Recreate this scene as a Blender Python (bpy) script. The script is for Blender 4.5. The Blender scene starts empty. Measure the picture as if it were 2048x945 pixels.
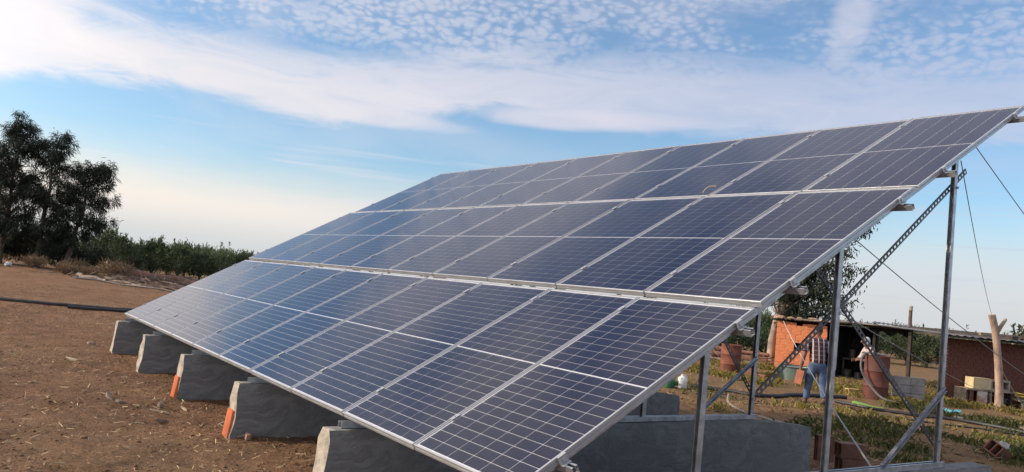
import bpy, bmesh, math, random
import numpy as np
from mathutils import Vector, Matrix

R = math.radians
scene = bpy.context.scene
COL = scene.collection
rnd = random.Random(7)
rng = np.random.default_rng(11)

# ------------------------------------------------------------------ camera
cam_data = bpy.data.cameras.new('camera')
cam = bpy.data.objects.new('camera', cam_data)
COL.objects.link(cam)
scene.camera = cam
cam_data.sensor_width = 36.0
cam_data.lens = 27.82
cam_data.clip_start = 0.05
cam_data.clip_end = 9000.0
CAM_RIGHT = Vector((0.58231, 0.80678, 0.10008))
CAM_UP = Vector((-0.00457, -0.11985, 0.99278))
CAM_BACK = Vector((0.81295, -0.57856, -0.06610))
cm = Matrix((CAM_RIGHT, CAM_UP, CAM_BACK)).transposed().to_4x4()
cm.translation = Vector((13.272, -2.358, 1.542))
cam.matrix_world = cm

# ------------------------------------------------------------------ sun and sky
SUN_AZ, SUN_EL = 238.0, 24.0
sun_dir = Vector((math.cos(R(SUN_AZ)) * math.cos(R(SUN_EL)), math.sin(R(SUN_AZ)) * math.cos(R(SUN_EL)), math.sin(R(SUN_EL))))
sl = bpy.data.lights.new('sun', 'SUN')
sl.energy = 4.2
sl.angle = R(2.5)
sl.color = (1.0, 0.84, 0.66)
sun = bpy.data.objects.new('sun', sl)
COL.objects.link(sun)
sun.rotation_euler = sun_dir.to_track_quat('Z', 'Y').to_euler()

scene.view_settings.view_transform = 'Standard'
scene.view_settings.look = 'None'
scene.view_settings.exposure = 0.0
scene.view_settings.gamma = 1.0
scene.view_settings.use_curve_mapping = False

world = bpy.data.worlds.new('World')
scene.world = world
world.use_nodes = True
wt = world.node_tree
wt.nodes.clear()


def N(tree, kind, **kw):
    n = tree.nodes.new(kind)
    for k, v in kw.items():
        if k == 'ins':
            for i, val in v.items():
                s = n.inputs[i]
                if hasattr(val, 'is_output') and val.is_output:
                    tree.links.new(val, s)
                else:
                    s.default_value = val
        else:
            setattr(n, k, v)
    return n


def M(tree, op, a, b=None, c=None, clamp=False):
    ins = {0: a}
    if b is not None:
        ins[1] = b
    if c is not None:
        ins[2] = c
    return N(tree, 'ShaderNodeMath', operation=op, use_clamp=clamp, ins=ins).outputs[0]


def SS(tree, x, lo, hi):
    n = N(tree, 'ShaderNodeMapRange', interpolation_type='SMOOTHSTEP', ins={0: x, 1: lo, 2: hi})
    return n.outputs[0]


def MIX(tree, f, a, b, mode='MIX'):
    n = N(tree, 'ShaderNodeMix', data_type='RGBA', blend_type=mode)
    for i, val in ((0, f), (6, a), (7, b)):
        s = n.inputs[i]
        if hasattr(val, 'is_output') and val.is_output:
            tree.links.new(val, s)
        else:
            if i and len(val) == 3:
                val = (*val, 1.0)
            s.default_value = val
    return n.outputs[2]


def build_sky():
    t = wt
    sky = N(t, 'ShaderNodeTexSky', sky_type='NISHITA')
    sky.sun_disc = False
    sky.sun_elevation = R(SUN_EL)
    sky.sun_rotation = R(90.0 - SUN_AZ)
    sky.altitude = 100.0
    sky.air_density = 1.0
    sky.dust_density = 1.2
    sky.ozone_density = 2.0
    co = N(t, 'ShaderNodeTexCoord').outputs['Generated']
    sep = N(t, 'ShaderNodeSeparateXYZ', ins={0: co})
    x, y, z = sep.outputs
    ca, sa = math.cos(R(145)), math.sin(R(145))
    fwd = M(t, 'ADD', M(t, 'MULTIPLY', x, ca), M(t, 'MULTIPLY', y, sa))
    lef = M(t, 'ADD', M(t, 'MULTIPLY', x, -sa), M(t, 'MULTIPLY', y, ca))
    az = M(t, 'MULTIPLY', M(t, 'ARCTAN2', lef, fwd), 180 / math.pi)
    el = M(t, 'MULTIPLY', M(t, 'ARCSINE', z), 180 / math.pi)

    def noise(sx, sy, scale, detail, rough, ox=0.0, dist=0.0):
        v = N(t, 'ShaderNodeCombineXYZ', ins={0: M(t, 'ADD', M(t, 'MULTIPLY', az, sx), ox), 1: M(t, 'MULTIPLY', el, sy), 2: 0.0}).outputs[0]
        return N(t, 'ShaderNodeTexNoise', noise_dimensions='2D', ins={'Vector': v, 'Scale': scale, 'Detail': detail, 'Roughness': rough, 'Distortion': dist}).outputs[0]

    def curve(points):            # elevation of a cloud edge against bearing, both in degrees
        n = N(t, 'ShaderNodeFloatCurve')
        n.inputs[1].default_value = 0
        c = n.mapping.curves[0]
        pts = [((a + 60) / 120, e / 30) for a, e in points]
        pts.sort()
        c.points[0].location = pts[0]
        c.points[1].location = pts[-1]
        for p in pts[1:-1]:
            c.points.new(*p)
        n.mapping.update()
        u = M(t, 'DIVIDE', M(t, 'ADD', az, 60.0), 120.0, clamp=True)
        t.links.new(u, n.inputs[1])
        return M(t, 'MULTIPLY', n.outputs[0], 30.0)

    n_big = noise(0.05, 0.16, 1.0, 5, 0.55, 3.1, 0.4)
    n_mid = noise(0.12, 0.50, 1.0, 6, 0.62, 9.7, 0.6)
    n_fin = noise(0.55, 1.5, 1.0, 4, 0.6, 21.0)
    nb = M(t, 'SUBTRACT', n_big, 0.5)
    nm = M(t, 'SUBTRACT', n_mid, 0.5)
    e_w = M(t, 'ADD', el, M(t, 'ADD', M(t, 'MULTIPLY', nb, 1.6), M(t, 'MULTIPLY', nm, 2.2)))
    lo = curve([(-60, 11.5), (-33, 11.8), (-15, 12.0), (-6, 12.2), (0, 12.5), (6, 11.8), (10.5, 10.6), (15, 10.2), (22, 10.8), (30, 10.0), (34, 9.0), (60, 8.0)])
    hi = curve([(-60, 15.8), (-33, 16.0), (-20, 16.6), (-6, 16.6), (5.5, 15.6), (14, 14.6), (19.4, 14.3), (27, 15.0), (34, 16.8), (60, 17.0)])
    up = SS(t, M(t, 'SUBTRACT', e_w, lo), -0.3, 1.0)
    dn = SS(t, M(t, 'SUBTRACT', hi, M(t, 'ADD', el, M(t, 'ADD', M(t, 'MULTIPLY', nb, 2.0), M(t, 'MULTIPLY', nm, 4.5)))), -1.3, 1.7)
    band = M(t, 'MULTIPLY', M(t, 'MULTIPLY', up, dn), M(t, 'ADD', M(t, 'MULTIPLY', SS(t, az, -30.0, 25.0), 0.22), M(t, 'ADD', 0.42, M(t, 'MULTIPLY', n_mid, 0.5))), clamp=True)

    def blob(a0, e0, ra, re, tilt, lo_, hi_, k):
        da = M(t, 'SUBTRACT', az, a0)
        de = M(t, 'SUBTRACT', M(t, 'SUBTRACT', el, e0), M(t, 'MULTIPLY', da, tilt))
        r2 = M(t, 'ADD', M(t, 'POWER', M(t, 'DIVIDE', da, ra), 2.0), M(t, 'POWER', M(t, 'DIVIDE', de, re), 2.0))
        r = M(t, 'ADD', r2, M(t, 'MULTIPLY', nm, k))
        return M(t, 'SUBTRACT', 1.0, SS(t, r, lo_, hi_))

    lens = M(t, 'MULTIPLY', blob(-5.0, 12.55, 8.8, 0.85, -0.03, 0.1, 1.15, 1.1), 0.85)
    lens2 = M(t, 'MULTIPLY', blob(9.5, 11.2, 6.0, 0.75, 0.02, 0.1, 1.3, 1.2), 0.7)
    puff = M(t, 'MULTIPLY', blob(-22.6, 19.4, 1.6, 2.4, -0.55, 0.0, 1.5, 2.6), 0.72)
    # rippled high cloud
    pv = N(t, 'ShaderNodeCombineXYZ', ins={0: M(t, 'MULTIPLY', az, 1.0), 1: M(t, 'MULTIPLY', el, 1.75), 2: 0.0}).outputs[0]
    wob = N(t, 'ShaderNodeTexNoise', noise_dimensions='2D', ins={'Vector': pv, 'Scale': 0.35, 'Detail': 3.0}).outputs[1]
    pv2 = N(t, 'ShaderNodeVectorMath', operation='ADD', ins={0: pv, 1: N(t, 'ShaderNodeVectorMath', operation='SCALE', ins={0: wob, 3: 1.7}).outputs[0]}).outputs[0]
    vor = N(t, 'ShaderNodeTexVoronoi', feature='F1', voronoi_dimensions='2D', ins={'Vector': pv2, 'Scale': 1.35}).outputs[0]
    flake = M(t, 'SUBTRACT', 1.0, SS(t, M(t, 'ADD', vor, M(t, 'ADD', M(t, 'MULTIPLY', M(t, 'SUBTRACT', n_fin, 0.5), 1.5), M(t, 'MULTIPLY', nm, 1.1))), 0.02, 0.90))
    n_cov = noise(0.035, 0.11, 1.0, 3, 0.5, 40.3)
    cov = M(t, 'MULTIPLY', SS(t, el, 14.5, 17.5), SS(t, M(t, 'ADD', n_cov, M(t, 'MULTIPLY', nm, 0.35)), 0.40, 0.58))
    rip = M(t, 'MULTIPLY', M(t, 'MULTIPLY', flake, cov), 0.52)
    cov0 = M(t, 'MULTIPLY', cov, 0.08)
    # thin streaks low down
    n_str = noise(0.04, 1.1, 1.0, 4, 0.55, 77.0, 0.3)
    streak = M(t, 'MULTIPLY', M(t, 'MULTIPLY', SS(t, n_str, 0.56, 0.72), SS(t, el, 0.8, 2.0)), M(t, 'MULTIPLY', M(t, 'SUBTRACT', 1.0, SS(t, el, 7.0, 11.0)), 0.40))
    veil = M(t, 'MULTIPLY', SS(t, n_big, 0.45, 0.75), 0.20)

    high = M(t, 'MULTIPLY', M(t, 'MULTIPLY', SS(t, el, 19.0, 32.0), SS(t, n_cov, 0.22, 0.62)), 0.62)
    haze = M(t, 'SUBTRACT', 1.0, SS(t, M(t, 'ADD', el, M(t, 'ADD', M(t, 'MULTIPLY', nb, 2.6), M(t, 'MULTIPLY', nm, 1.6))), 2.6, 8.4))
    leftness = SS(t, az, -25.0, 38.0)
    warm = MIX(t, leftness, (7.0, 7.4, 7.9), (10.4, 9.1, 8.1))
    lowc = MIX(t, SS(t, el, 0.8, 4.0), (6.9, 7.1, 7.3), warm)
    blue = MIX(t, 1.0, sky.outputs[0], (1.46, 1.68, 1.80), 'MULTIPLY')
    base = MIX(t, M(t, 'MULTIPLY', haze, 0.93), blue, lowc)
    ccol = MIX(t, leftness, (5.7, 6.0, 7.6), (9.4, 8.8, 8.8))
    ccol = MIX(t, M(t, 'MULTIPLY', n_mid, 0.3), ccol, (9.3, 9.2, 9.4))
    toward = M(t, 'ADD', 1.0, M(t, 'MULTIPLY', SS(t, az, 20.0, 85.0), 1.3))      # cloud nearer the sun is brighter
    ccol = N(t, 'ShaderNodeVectorMath', operation='SCALE', ins={0: ccol, 3: toward}).outputs[0]
    one = 1.0
    dens = M(t, 'SUBTRACT', one, M(t, 'MULTIPLY', M(t, 'SUBTRACT', one, band), M(t, 'SUBTRACT', one, M(t, 'MAXIMUM', lens, lens2))))
    for d in (puff, rip, streak, veil, cov0, high):
        dens = M(t, 'SUBTRACT', one, M(t, 'MULTIPLY', M(t, 'SUBTRACT', one, dens), M(t, 'SUBTRACT', one, d)))
    dens = M(t, 'MULTIPLY', dens, SS(t, el, -1.0, 1.0), clamp=True)
    final = MIX(t, dens, base, ccol)
    bg = N(t, 'ShaderNodeBackground', ins={0: final, 1: 0.1})
    out = N(t, 'ShaderNodeOutputWorld', ins={0: bg.outputs[0]})


build_sky()


# ------------------------------------------------------------------ helpers
def vnoise(x, y, seed=0):
    """smooth value noise on arrays, about -1..1"""
    xi = np.floor(x).astype(np.int64)
    yi = np.floor(y).astype(np.int64)
    fx = x - xi
    fy = y - yi
    fx = fx * fx * (3 - 2 * fx)
    fy = fy * fy * (3 - 2 * fy)

    def hsh(a, b):
        n = (a * 374761393 + b * 668265263 + seed * 1442695041) & 0x7fffffff
        n = ((n ^ (n >> 13)) * 1274126177) & 0x7fffffff
        n = n ^ (n >> 16)
        return (n & 0xffff) / 32767.5 - 1.0
    a = hsh(xi, yi)
    b = hsh(xi + 1, yi)
    c = hsh(xi, yi + 1)
    d = hsh(xi + 1, yi + 1)
    return (a * (1 - fx) + b * fx) * (1 - fy) + (c * (1 - fx) + d * fx) * fy


def fbm(x, y, seed=0, octv=4, gain=0.5):
    s = 0.0
    a = 1.0
    tot = 0.0
    for i in range(octv):
        s = s + a * vnoise(x * 2 ** i + 17.3 * i, y * 2 ** i - 9.1 * i, seed + i)
        tot += a
        a *= gain
    return s / tot


def smooth(a, b, x):
    t = np.clip((x - a) / (b - a), 0, 1)
    return t * t * (3 - 2 * t)


def ground_base(x, y):
    return -0.30 * smooth(0.5, 9, y) - 0.45 * smooth(20, 45, y) * smooth(-60, -10, x)


def ground_z(x, y):
    x = np.asarray(x, float)
    y = np.asarray(y, float)
    d = np.hypot(x - 8, y - 2)
    fade = 1 - smooth(60, 300, d)
    n = 0.05 * fbm(x * 0.35, y * 0.35, 3, 3) + 0.028 * fbm(x * 1.7, y * 1.7, 8, 3) * fade + 0.030 * fbm(x * 6, y * 6, 21, 3) * (1 - smooth(12, 40, d))
    n = n + 0.9 * fbm(x * 0.012, y * 0.012, 31, 2) * smooth(110, 400, d)
    return ground_base(x, y) + n


def gz(x, y):
    return float(ground_z(np.array([x]), np.array([y]))[0])


class MB:
    def __init__(self):
        self.v = []
        self.f = []
        self.m = []

    def add(self, vs, fs, m=0):
        o = len(self.v)
        self.v.extend([tuple(p) for p in vs])
        for f in fs:
            self.f.append(tuple(i + o for i in f))
            self.m.append(m)
        return self

    def box(self, c, s, rot=None, m=0):
        c = Vector(c)
        h = Vector(s) * 0.5
        vs = []
        for sx in (-1, 1):
            for sy in (-1, 1):
                for sz in (-1, 1):
                    p = Vector((sx * h.x, sy * h.y, sz * h.z))
                    vs.append(c + (rot @ p if rot else p))
        return self.add(vs, [(0, 1, 3, 2), (4, 6, 7, 5), (0, 4, 5, 1), (2, 3, 7, 6), (0, 2, 6, 4), (1, 5, 7, 3)], m)

    def prof(self, p, q, prof, side, m=0, cap=True):
        """extrude the closed outline prof (u along side, w along side x axis) from p to q"""
        p = Vector(p)
        q = Vector(q)
        d = (q - p).normalized()
        u = Vector(side)
        u = (u - d * u.dot(d)).normalized()
        w = d.cross(u)
        n = len(prof)
        vs = [p + u * a + w * b for a, b in prof] + [q + u * a + w * b for a, b in prof]
        fs = [(i, (i + 1) % n, n + (i + 1) % n, n + i) for i in range(n)]
        if cap:
            fs += [tuple(range(n))[::-1], tuple(range(n, 2 * n))]
        return self.add(vs, fs, m)

    def tube(self, pts, rad, n=8, m=0, cap=True, jit=0.0):
        pts = [Vector(p) for p in pts]
        if not hasattr(rad, '__len__'):
            rad = [rad] * len(pts)
        vs = []
        up = Vector((0, 0, 1))
        prev = None
        for i, p in enumerate(pts):
            d = (pts[min(i + 1, len(pts) - 1)] - pts[max(i - 1, 0)])
            d = d.normalized() if d.length > 1e-9 else Vector((0, 0, 1))
            ref = prev if prev is not None else (up if abs(d.z) < 0.9 else Vector((1, 0, 0)))
            u = (ref - d * ref.dot(d))
            if u.length < 1e-6:
                u = d.orthogonal()
            u.normalize()
            prev = u
            w = d.cross(u)
            for k in range(n):
                a = 2 * math.pi * k / n
                r = rad[i] * (1 + (rnd.uniform(-jit, jit) if jit else 0))
                vs.append(p + (u * math.cos(a) + w * math.sin(a)) * r)
        fs = []
        for i in range(len(pts) - 1):
            for k in range(n):
                fs.append((i * n + k, i * n + (k + 1) % n, (i + 1) * n + (k + 1) % n, (i + 1) * n + k))
        if cap:
            fs += [tuple(range(n))[::-1], tuple(range((len(pts) - 1) * n, len(pts) * n))]
        return self.add(vs, fs, m)

    def lathe(self, base, prof, n=24, m=0, axis=None):
        """prof = list of (radius, height)"""
        base = Vector(base)
        rot = axis if axis else Matrix.Identity(3)
        vs = []
        for r, h in prof:
            for k in range(n):
                a = 2 * math.pi * k / n
                vs.append(base + rot @ Vector((r * math.cos(a), r * math.sin(a), h)))
        fs = []
        for i in range(len(prof) - 1):
            for k in range(n):
                fs.append((i * n + k, i * n + (k + 1) % n, (i + 1) * n + (k + 1) % n, (i + 1) * n + k))
        return self.add(vs, fs, m)

    def build(self, name, mats, parent=None, smooth_=False, world=True):
        """world=True: vertices are world positions and become relative to the parent's root"""
        me = bpy.data.meshes.new(name)
        off = Vector((0, 0, 0))
        if parent is not None and world:
            r = parent
            while r.parent is not None:
                r = r.parent
            off = r.location
        vs = [(p[0] - off[0], p[1] - off[1], p[2] - off[2]) for p in self.v] if parent is not None and world else self.v
        me.from_pydata(vs, [], self.f)
        if not isinstance(mats, (list, tuple)):
            mats = [mats]
        for mm in mats:
            me.materials.append(mm)
        if len(mats) > 1:
            me.polygons.foreach_set('material_index', self.m)
        if smooth_:
            me.polygons.foreach_set('use_smooth', [True] * len(me.polygons))
            me.set_sharp_from_angle(angle=R(42))
        me.update()
        o = bpy.data.objects.new(name, me)
        COL.objects.link(o)
        if parent is not None:
            o.parent = parent
        return o


def tag(o, label=None, cat=None, group=None, kind=None):
    if label:
        o['label'] = label
    if cat:
        o['category'] = cat
    if group:
        o['group'] = group
    if kind:
        o['kind'] = kind
    return o


def thing(name, loc, label, cat, group=None):
    e = bpy.data.objects.new(name, None)
    e.empty_display_size = 0.1
    COL.objects.link(e)
    e.location = loc
    return tag(e, label, cat, group)


def child(name, me, parent, loc=(0, 0, 0), rot=None):
    o = bpy.data.objects.new(name, me)
    COL.objects.link(o)
    o.parent = parent
    o.location = loc
    if rot is not None:
        o.rotation_euler = rot
    return o


def np_mesh(name, verts, faces_flat, nper, mat, uv=None):
    """fast mesh: verts (n,3), faces (k,nper) arrays"""
    me = bpy.data.meshes.new(name)
    verts = np.asarray(verts, np.float32)
    faces = np.asarray(faces_flat, np.int32)
    me.vertices.add(len(verts))
    me.vertices.foreach_set('co', verts.ravel())
    me.loops.add(faces.size)
    me.loops.foreach_set('vertex_index', faces.ravel())
    me.polygons.add(len(faces))
    me.polygons.foreach_set('loop_start', np.arange(0, faces.size, nper, dtype=np.int32))
    me.polygons.foreach_set('loop_total', np.full(len(faces), nper, np.int32))
    me.materials.append(mat)
    me.update(calc_edges=True)
    return me


def link_mesh(name, me, parent=None):
    o = bpy.data.objects.new(name, me)
    COL.objects.link(o)
    if parent is not None:
        o.parent = parent
    return o


# ------------------------------------------------------------------ materials
MATS = {}


def mat(name, col, rough=0.8, metal=0.0, var=0.0, scale=8.0, bump=0.0, bscale=30.0, spec=0.5, col2=None, detail=5.0, stretch=None, island=0.0, coat=0.0):
    if name in MATS:
        return MATS[name]
    m = bpy.data.materials.new(name)
    m.use_nodes = True
    t = m.node_tree
    b = t.nodes['Principled BSDF']
    b.inputs['Roughness'].default_value = rough
    b.inputs['Metallic'].default_value = metal
    b.inputs['Specular IOR Level'].default_value = spec
    b.inputs['Coat Weight'].default_value = coat
    co = N(t, 'ShaderNodeTexCoord').outputs['Object']
    if stretch:
        co = N(t, 'ShaderNodeMapping', ins={0: co, 3: stretch}).outputs[0]
    c = (*col, 1.0)
    if var or col2:
        n1 = N(t, 'ShaderNodeTexNoise', ins={'Vector': co, 'Scale': scale, 'Detail': detail, 'Roughness': 0.62})
        f = SS(t, n1.outputs[0], 0.32, 0.68)
        c2 = col2 if col2 else tuple(x * (1 - var) for x in col)
        c1 = col if col2 else tuple(min(1, x * (1 + var)) for x in col)
        c = MIX(t, f, c1, c2)
    if island:
        g = N(t, 'ShaderNodeNewGeometry').outputs['Random Per Island']
        hs = N(t, 'ShaderNodeHueSaturation', ins={0: M(t, 'ADD', 0.5, M(t, 'MULTIPLY', M(t, 'SUBTRACT', g, 0.5), island * 0.06)), 2: M(t, 'ADD', 1 - island * 0.5, M(t, 'MULTIPLY', g, island)), 4: c})
        c = hs.outputs[0]
    if hasattr(c, 'is_output'):
        t.links.new(c, b.inputs['Base Color'])
    else:
        b.inputs['Base Color'].default_value = c
    if bump:
        n2 = N(t, 'ShaderNodeTexNoise', ins={'Vector': co, 'Scale': bscale, 'Detail': 6.0, 'Roughness': 0.65})
        bp = N(t, 'ShaderNodeBump', ins={'Strength': 1.0, 'Distance': bump, 'Height': n2.outputs[0]})
        t.links.new(bp.outputs[0], b.inputs['Normal'])
    MATS[name] = m
    return m


def leaf_mat(name, col, var=0.5, trans=0.25, hue=0.0):
    m = mat(name, col, rough=0.55, spec=0.3, island=var)
    t = m.node_tree
    b = t.nodes['Principled BSDF']
    out = t.nodes['Material Output']
    tr = N(t, 'ShaderNodeBsdfTranslucent', ins={0: (col[0] * 1.3, col[1] * 1.5, col[2] * 0.8, 1)})
    ms = N(t, 'ShaderNodeMixShader', ins={0: trans, 1: b.outputs[0], 2: tr.outputs[0]})
    t.links.new(ms.outputs[0], out.inputs[0])
    return m


def ground_material():
    m = bpy.data.materials.new('earth')
    m.use_nodes = True
    t = m.node_tree
    b = t.nodes['Principled BSDF']
    b.inputs['Roughness'].default_value = 0.95
    b.inputs['Specular IOR Level'].default_value = 0.15
    co = N(t, 'ShaderNodeTexCoord').outputs['Object']

    def nz(scale, detail=5.0, rough=0.6, dist=0.0):
        return N(t, 'ShaderNodeTexNoise', ins={'Vector': co, 'Scale': scale, 'Detail': detail, 'Roughness': rough, 'Distortion': dist}).outputs[0]
    big = nz(0.22, 4)
    mid = nz(1.3, 6, 0.65, 0.5)
    rut = nz(4.2, 6, 0.68, 0.8)
    fin = nz(14, 6, 0.72, 0.4)
    grain = nz(42, 6, 0.8)
    c = MIX(t, SS(t, mid, 0.36, 0.66), (0.290, 0.156, 0.083), (0.205, 0.108, 0.059))
    c = MIX(t, M(t, 'MULTIPLY', SS(t, big, 0.45, 0.7), 0.55), c, (0.29, 0.178, 0.095))
    c = MIX(t, M(t, 'MULTIPLY', SS(t, rut, 0.52, 0.70), 0.45), c, (0.120, 0.064, 0.037))
    c = MIX(t, M(t, 'MULTIPLY', SS(t, fin, 0.54, 0.72), 0.7), c, (0.105, 0.057, 0.034))
    c = MIX(t, M(t, 'MULTIPLY', SS(t, fin, 0.46, 0.30), 0.40), c, (0.330, 0.200, 0.115))
    c = MIX(t, M(t, 'MULTIPLY', SS(t, grain, 0.54, 0.68), 0.75), c, (0.42, 0.29, 0.18))
    c = MIX(t, M(t, 'MULTIPLY', SS(t, grain, 0.45, 0.32), 0.65), c, (0.085, 0.047, 0.029))
    # the yard behind the array: ochre dirt, with thin grass showing between
    sep = N(t, 'ShaderNodeSeparateXYZ', ins={0: co})
    yard = SS(t, M(t, 'ADD', sep.outputs[1], M(t, 'MULTIPLY', big, 5.0)), 8.5, 13.5)
    yc = MIX(t, SS(t, mid, 0.35, 0.65), (0.30, 0.175, 0.085), (0.215, 0.130, 0.072))
    gn = M(t, 'MULTIPLY', SS(t, nz(0.55, 5, 0.6, 0.6), 0.52, 0.66), 0.5)
    yc = MIX(t, gn, yc, (0.165, 0.140, 0.060))
    yc = MIX(t, M(t, 'MULTIPLY', SS(t, grain, 0.5, 0.8), 0.35), yc, (0.38, 0.28, 0.16))
    c = MIX(t, yard, c, yc)
    t.links.new(c, b.inputs['Base Color'])
    hsum = M(t, 'ADD', M(t, 'MULTIPLY', rut, 0.9), M(t, 'ADD', M(t, 'MULTIPLY', fin, 0.7), M(t, 'MULTIPLY', grain, 0.22)))
    bp = N(t, 'ShaderNodeBump', ins={'Strength': 1.0, 'Distance': 0.12, 'Height': hsum})
    t.links.new(bp.outputs[0], b.inputs['Normal'])
    return m


def metal_mat(name, col, rough, var=0.12, metal=0.9, scale=6.0):
    m = mat(name, col, rough=rough, metal=metal, var=var, scale=scale, bump=0.0006, bscale=60)
    return m


GALV = metal_mat('galvanised_steel', (0.44, 0.455, 0.48), 0.40, 0.25, 0.7, 14)
GALV_D = metal_mat('slotted_steel', (0.11, 0.115, 0.12), 0.5, 0.25, 0.45, 14)
ALU = metal_mat('anodised_aluminium', (0.45, 0.45, 0.46), 0.34, 0.08, 0.45, 4)
CELL = mat('silicon_cell', (0.0095, 0.0110, 0.037), rough=0.35, var=0.3, scale=1.3, detail=2, island=0.15, spec=0.3)
BACK = mat('white_backsheet', (0.72, 0.73, 0.75), rough=0.6)
WOOD = mat('weathered_wood', (0.26, 0.205, 0.15), rough=0.9, var=0.4, scale=5, stretch=(1, 1, 6), bump=0.006, bscale=18)
BARK = mat('bark', (0.10, 0.075, 0.055), rough=0.95, var=0.45, scale=7, bump=0.02, bscale=12)
PALEBARK = mat('pale_bark', (0.27, 0.205, 0.16), rough=0.9, var=0.4, scale=3, bump=0.01, bscale=9)
BLACKPLASTIC = mat('black_pipe', (0.018, 0.018, 0.02), rough=0.5, var=0.2, scale=9)
EARTH = ground_material()


def glass_mat():
    m = bpy.data.materials.new('cover_glass')
    m.use_nodes = True
    t = m.node_tree
    t.nodes.remove(t.nodes['Principled BSDF'])
    out = t.nodes['Material Output']
    co = N(t, 'ShaderNodeTexCoord').outputs['Object']
    dust = N(t, 'ShaderNodeTexNoise', ins={'Vector': co, 'Scale': 1.6, 'Detail': 6.0, 'Roughness': 0.6}).outputs[0]
    fr = N(t, 'ShaderNodeFresnel', ins={0: 1.44}).outputs[0]
    gl = N(t, 'ShaderNodeBsdfGlossy', ins={0: (1, 1, 1, 1), 1: M(t, 'ADD', 0.045, M(t, 'MULTIPLY', dust, 0.06))})
    tr = N(t, 'ShaderNodeBsdfTransparent')
    mx = N(t, 'ShaderNodeMixShader', ins={0: M(t, 'MULTIPLY', fr, 1.0), 1: tr.outputs[0], 2: gl.outputs[0]})
    df = N(t, 'ShaderNodeBsdfDiffuse', ins={0: (0.42, 0.36, 0.31, 1)})
    m2 = N(t, 'ShaderNodeMixShader', ins={0: M(t, 'MULTIPLY', SS(t, dust, 0.38, 0.85), 0.026), 1: mx.outputs[0], 2: df.outputs[0]})
    t.links.new(m2.outputs[0], out.inputs[0])
    return m


GLASS = glass_mat()


# ------------------------------------------------------------------ ground: one sheet to the horizon
def build_ground():
    def axis(c, near, far, step, grow):
        a = [0.0]
        s = step
        while a[-1] < far:
            if a[-1] > near:
                s *= grow
            a.append(a[-1] + s)
        return a
    xs = sorted([6 - q for q in axis(0, 9, 3500, 0.075, 1.045)[1:]] + [6 + q for q in axis(0, 7, 3500, 0.075, 1.09)])
    ys = sorted([1 - q for q in axis(0, 4, 3500, 0.075, 1.09)[1:]] + [1 + q for q in axis(0, 9, 3500, 0.075, 1.045)])
    X, Y = np.meshgrid(np.array(xs), np.array(ys))
    Z = ground_z(X, Y)
    nx, ny = len(xs), len(ys)
    v = np.stack([X.ravel(), Y.ravel(), Z.ravel()], 1)
    i = np.arange(nx * ny).reshape(ny, nx)
    f = np.stack([i[:-1, :-1].ravel(), i[:-1, 1:].ravel(), i[1:, 1:].ravel(), i[1:, :-1].ravel()], 1)
    me = np_mesh('ground', v, f, 4, EARTH)
    me.polygons.foreach_set('use_smooth', [True] * len(me.polygons))
    o = link_mesh('ground', me)
    tag(o, 'bare reddish brown tilled earth and ochre yard dirt', 'ground', kind='structure')


build_ground()

# ------------------------------------------------------------------ array constants
TILT = R(30)
CT, ST = math.cos(TILT), math.sin(TILT)
Z0 = 0.58            # lower edge of the panels
PITCH = 1.02
PW, PH = 1.004, 1.991
ROWV = [0.0, PH + 0.0625, 2 * PH + 0.127]
ROWN = [0.0, 0.011, -0.005]


def on_plane(x, v, n=0.0):
    return Vector((x, v * CT - n * ST, Z0 + v * ST + n * CT))


def plane_z(y, n=0.0):
    v = (y + n * ST) / CT
    return Z0 + v * ST + n * CT


# ------------------------------------------------------------------ footing walls
def cement():
    m = mat('cement_render', (0.17, 0.172, 0.178), rough=0.9)
    t = m.node_tree
    b = t.nodes['Principled BSDF']
    co = N(t, 'ShaderNodeTexCoord').outputs['Object']
    w1 = N(t, 'ShaderNodeTexNoise', ins={'Vector': co, 'Scale': 1.6, 'Detail': 3.0, 'Distortion': 1.2})
    mp = N(t, 'ShaderNodeMapping', ins={0: co, 2: (R(35), 0, 0), 3: (1, 2.2, 7.0)}).outputs[0]
    mp = N(t, 'ShaderNodeVectorMath', operation='ADD', ins={0: mp, 1: N(t, 'ShaderNodeVectorMath', operation='SCALE', ins={0: w1.outputs[1], 3: 2.6}).outputs[0]}).outputs[0]
    tr = N(t, 'ShaderNodeTexNoise', ins={'Vector': mp, 'Scale': 2.2, 'Detail': 5.0, 'Roughness': 0.55}).outputs[0]
    gr = N(t, 'ShaderNodeTexNoise', ins={'Vector': co, 'Scale': 45.0, 'Detail': 4.0}).outputs[0]
    c = MIX(t, SS(t, tr, 0.36, 0.62), (0.245, 0.238, 0.226), (0.168, 0.164, 0.158))
    c = MIX(t, SS(t, w1.outputs[0], 0.40, 0.70), c, (0.180, 0.175, 0.168))
    c = MIX(t, M(t, 'MULTIPLY', SS(t, gr, 0.5, 0.8), 0.35), c, (0.24, 0.235, 0.23))
    t.links.new(c, b.inputs['Base Color'])
    hh = M(t, 'ADD', tr, M(t, 'MULTIPLY', gr, 0.35))
    t.links.new(N(t, 'ShaderNodeBump', ins={'Strength': 1.0, 'Distance': 0.014, 'Height': hh}).outputs[0], b.inputs['Normal'])
    return m


CEMENT = cement()
RAWMORTAR = mat('raw_mortar', (0.36, 0.315, 0.255), rough=0.95, var=0.3, scale=9, bump=0.02, bscale=16)
TERRA = mat('terracotta', (0.56, 0.165, 0.068), rough=0.85, var=0.22, scale=6, bump=0.004, bscale=30)

FX = [0.0, 2.02, 4.06, 6.07, 8.1, 10.1]
WALL_ENDS = [5.4, 5.5, 5.6, 5.65, 5.50, 5.08]


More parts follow.
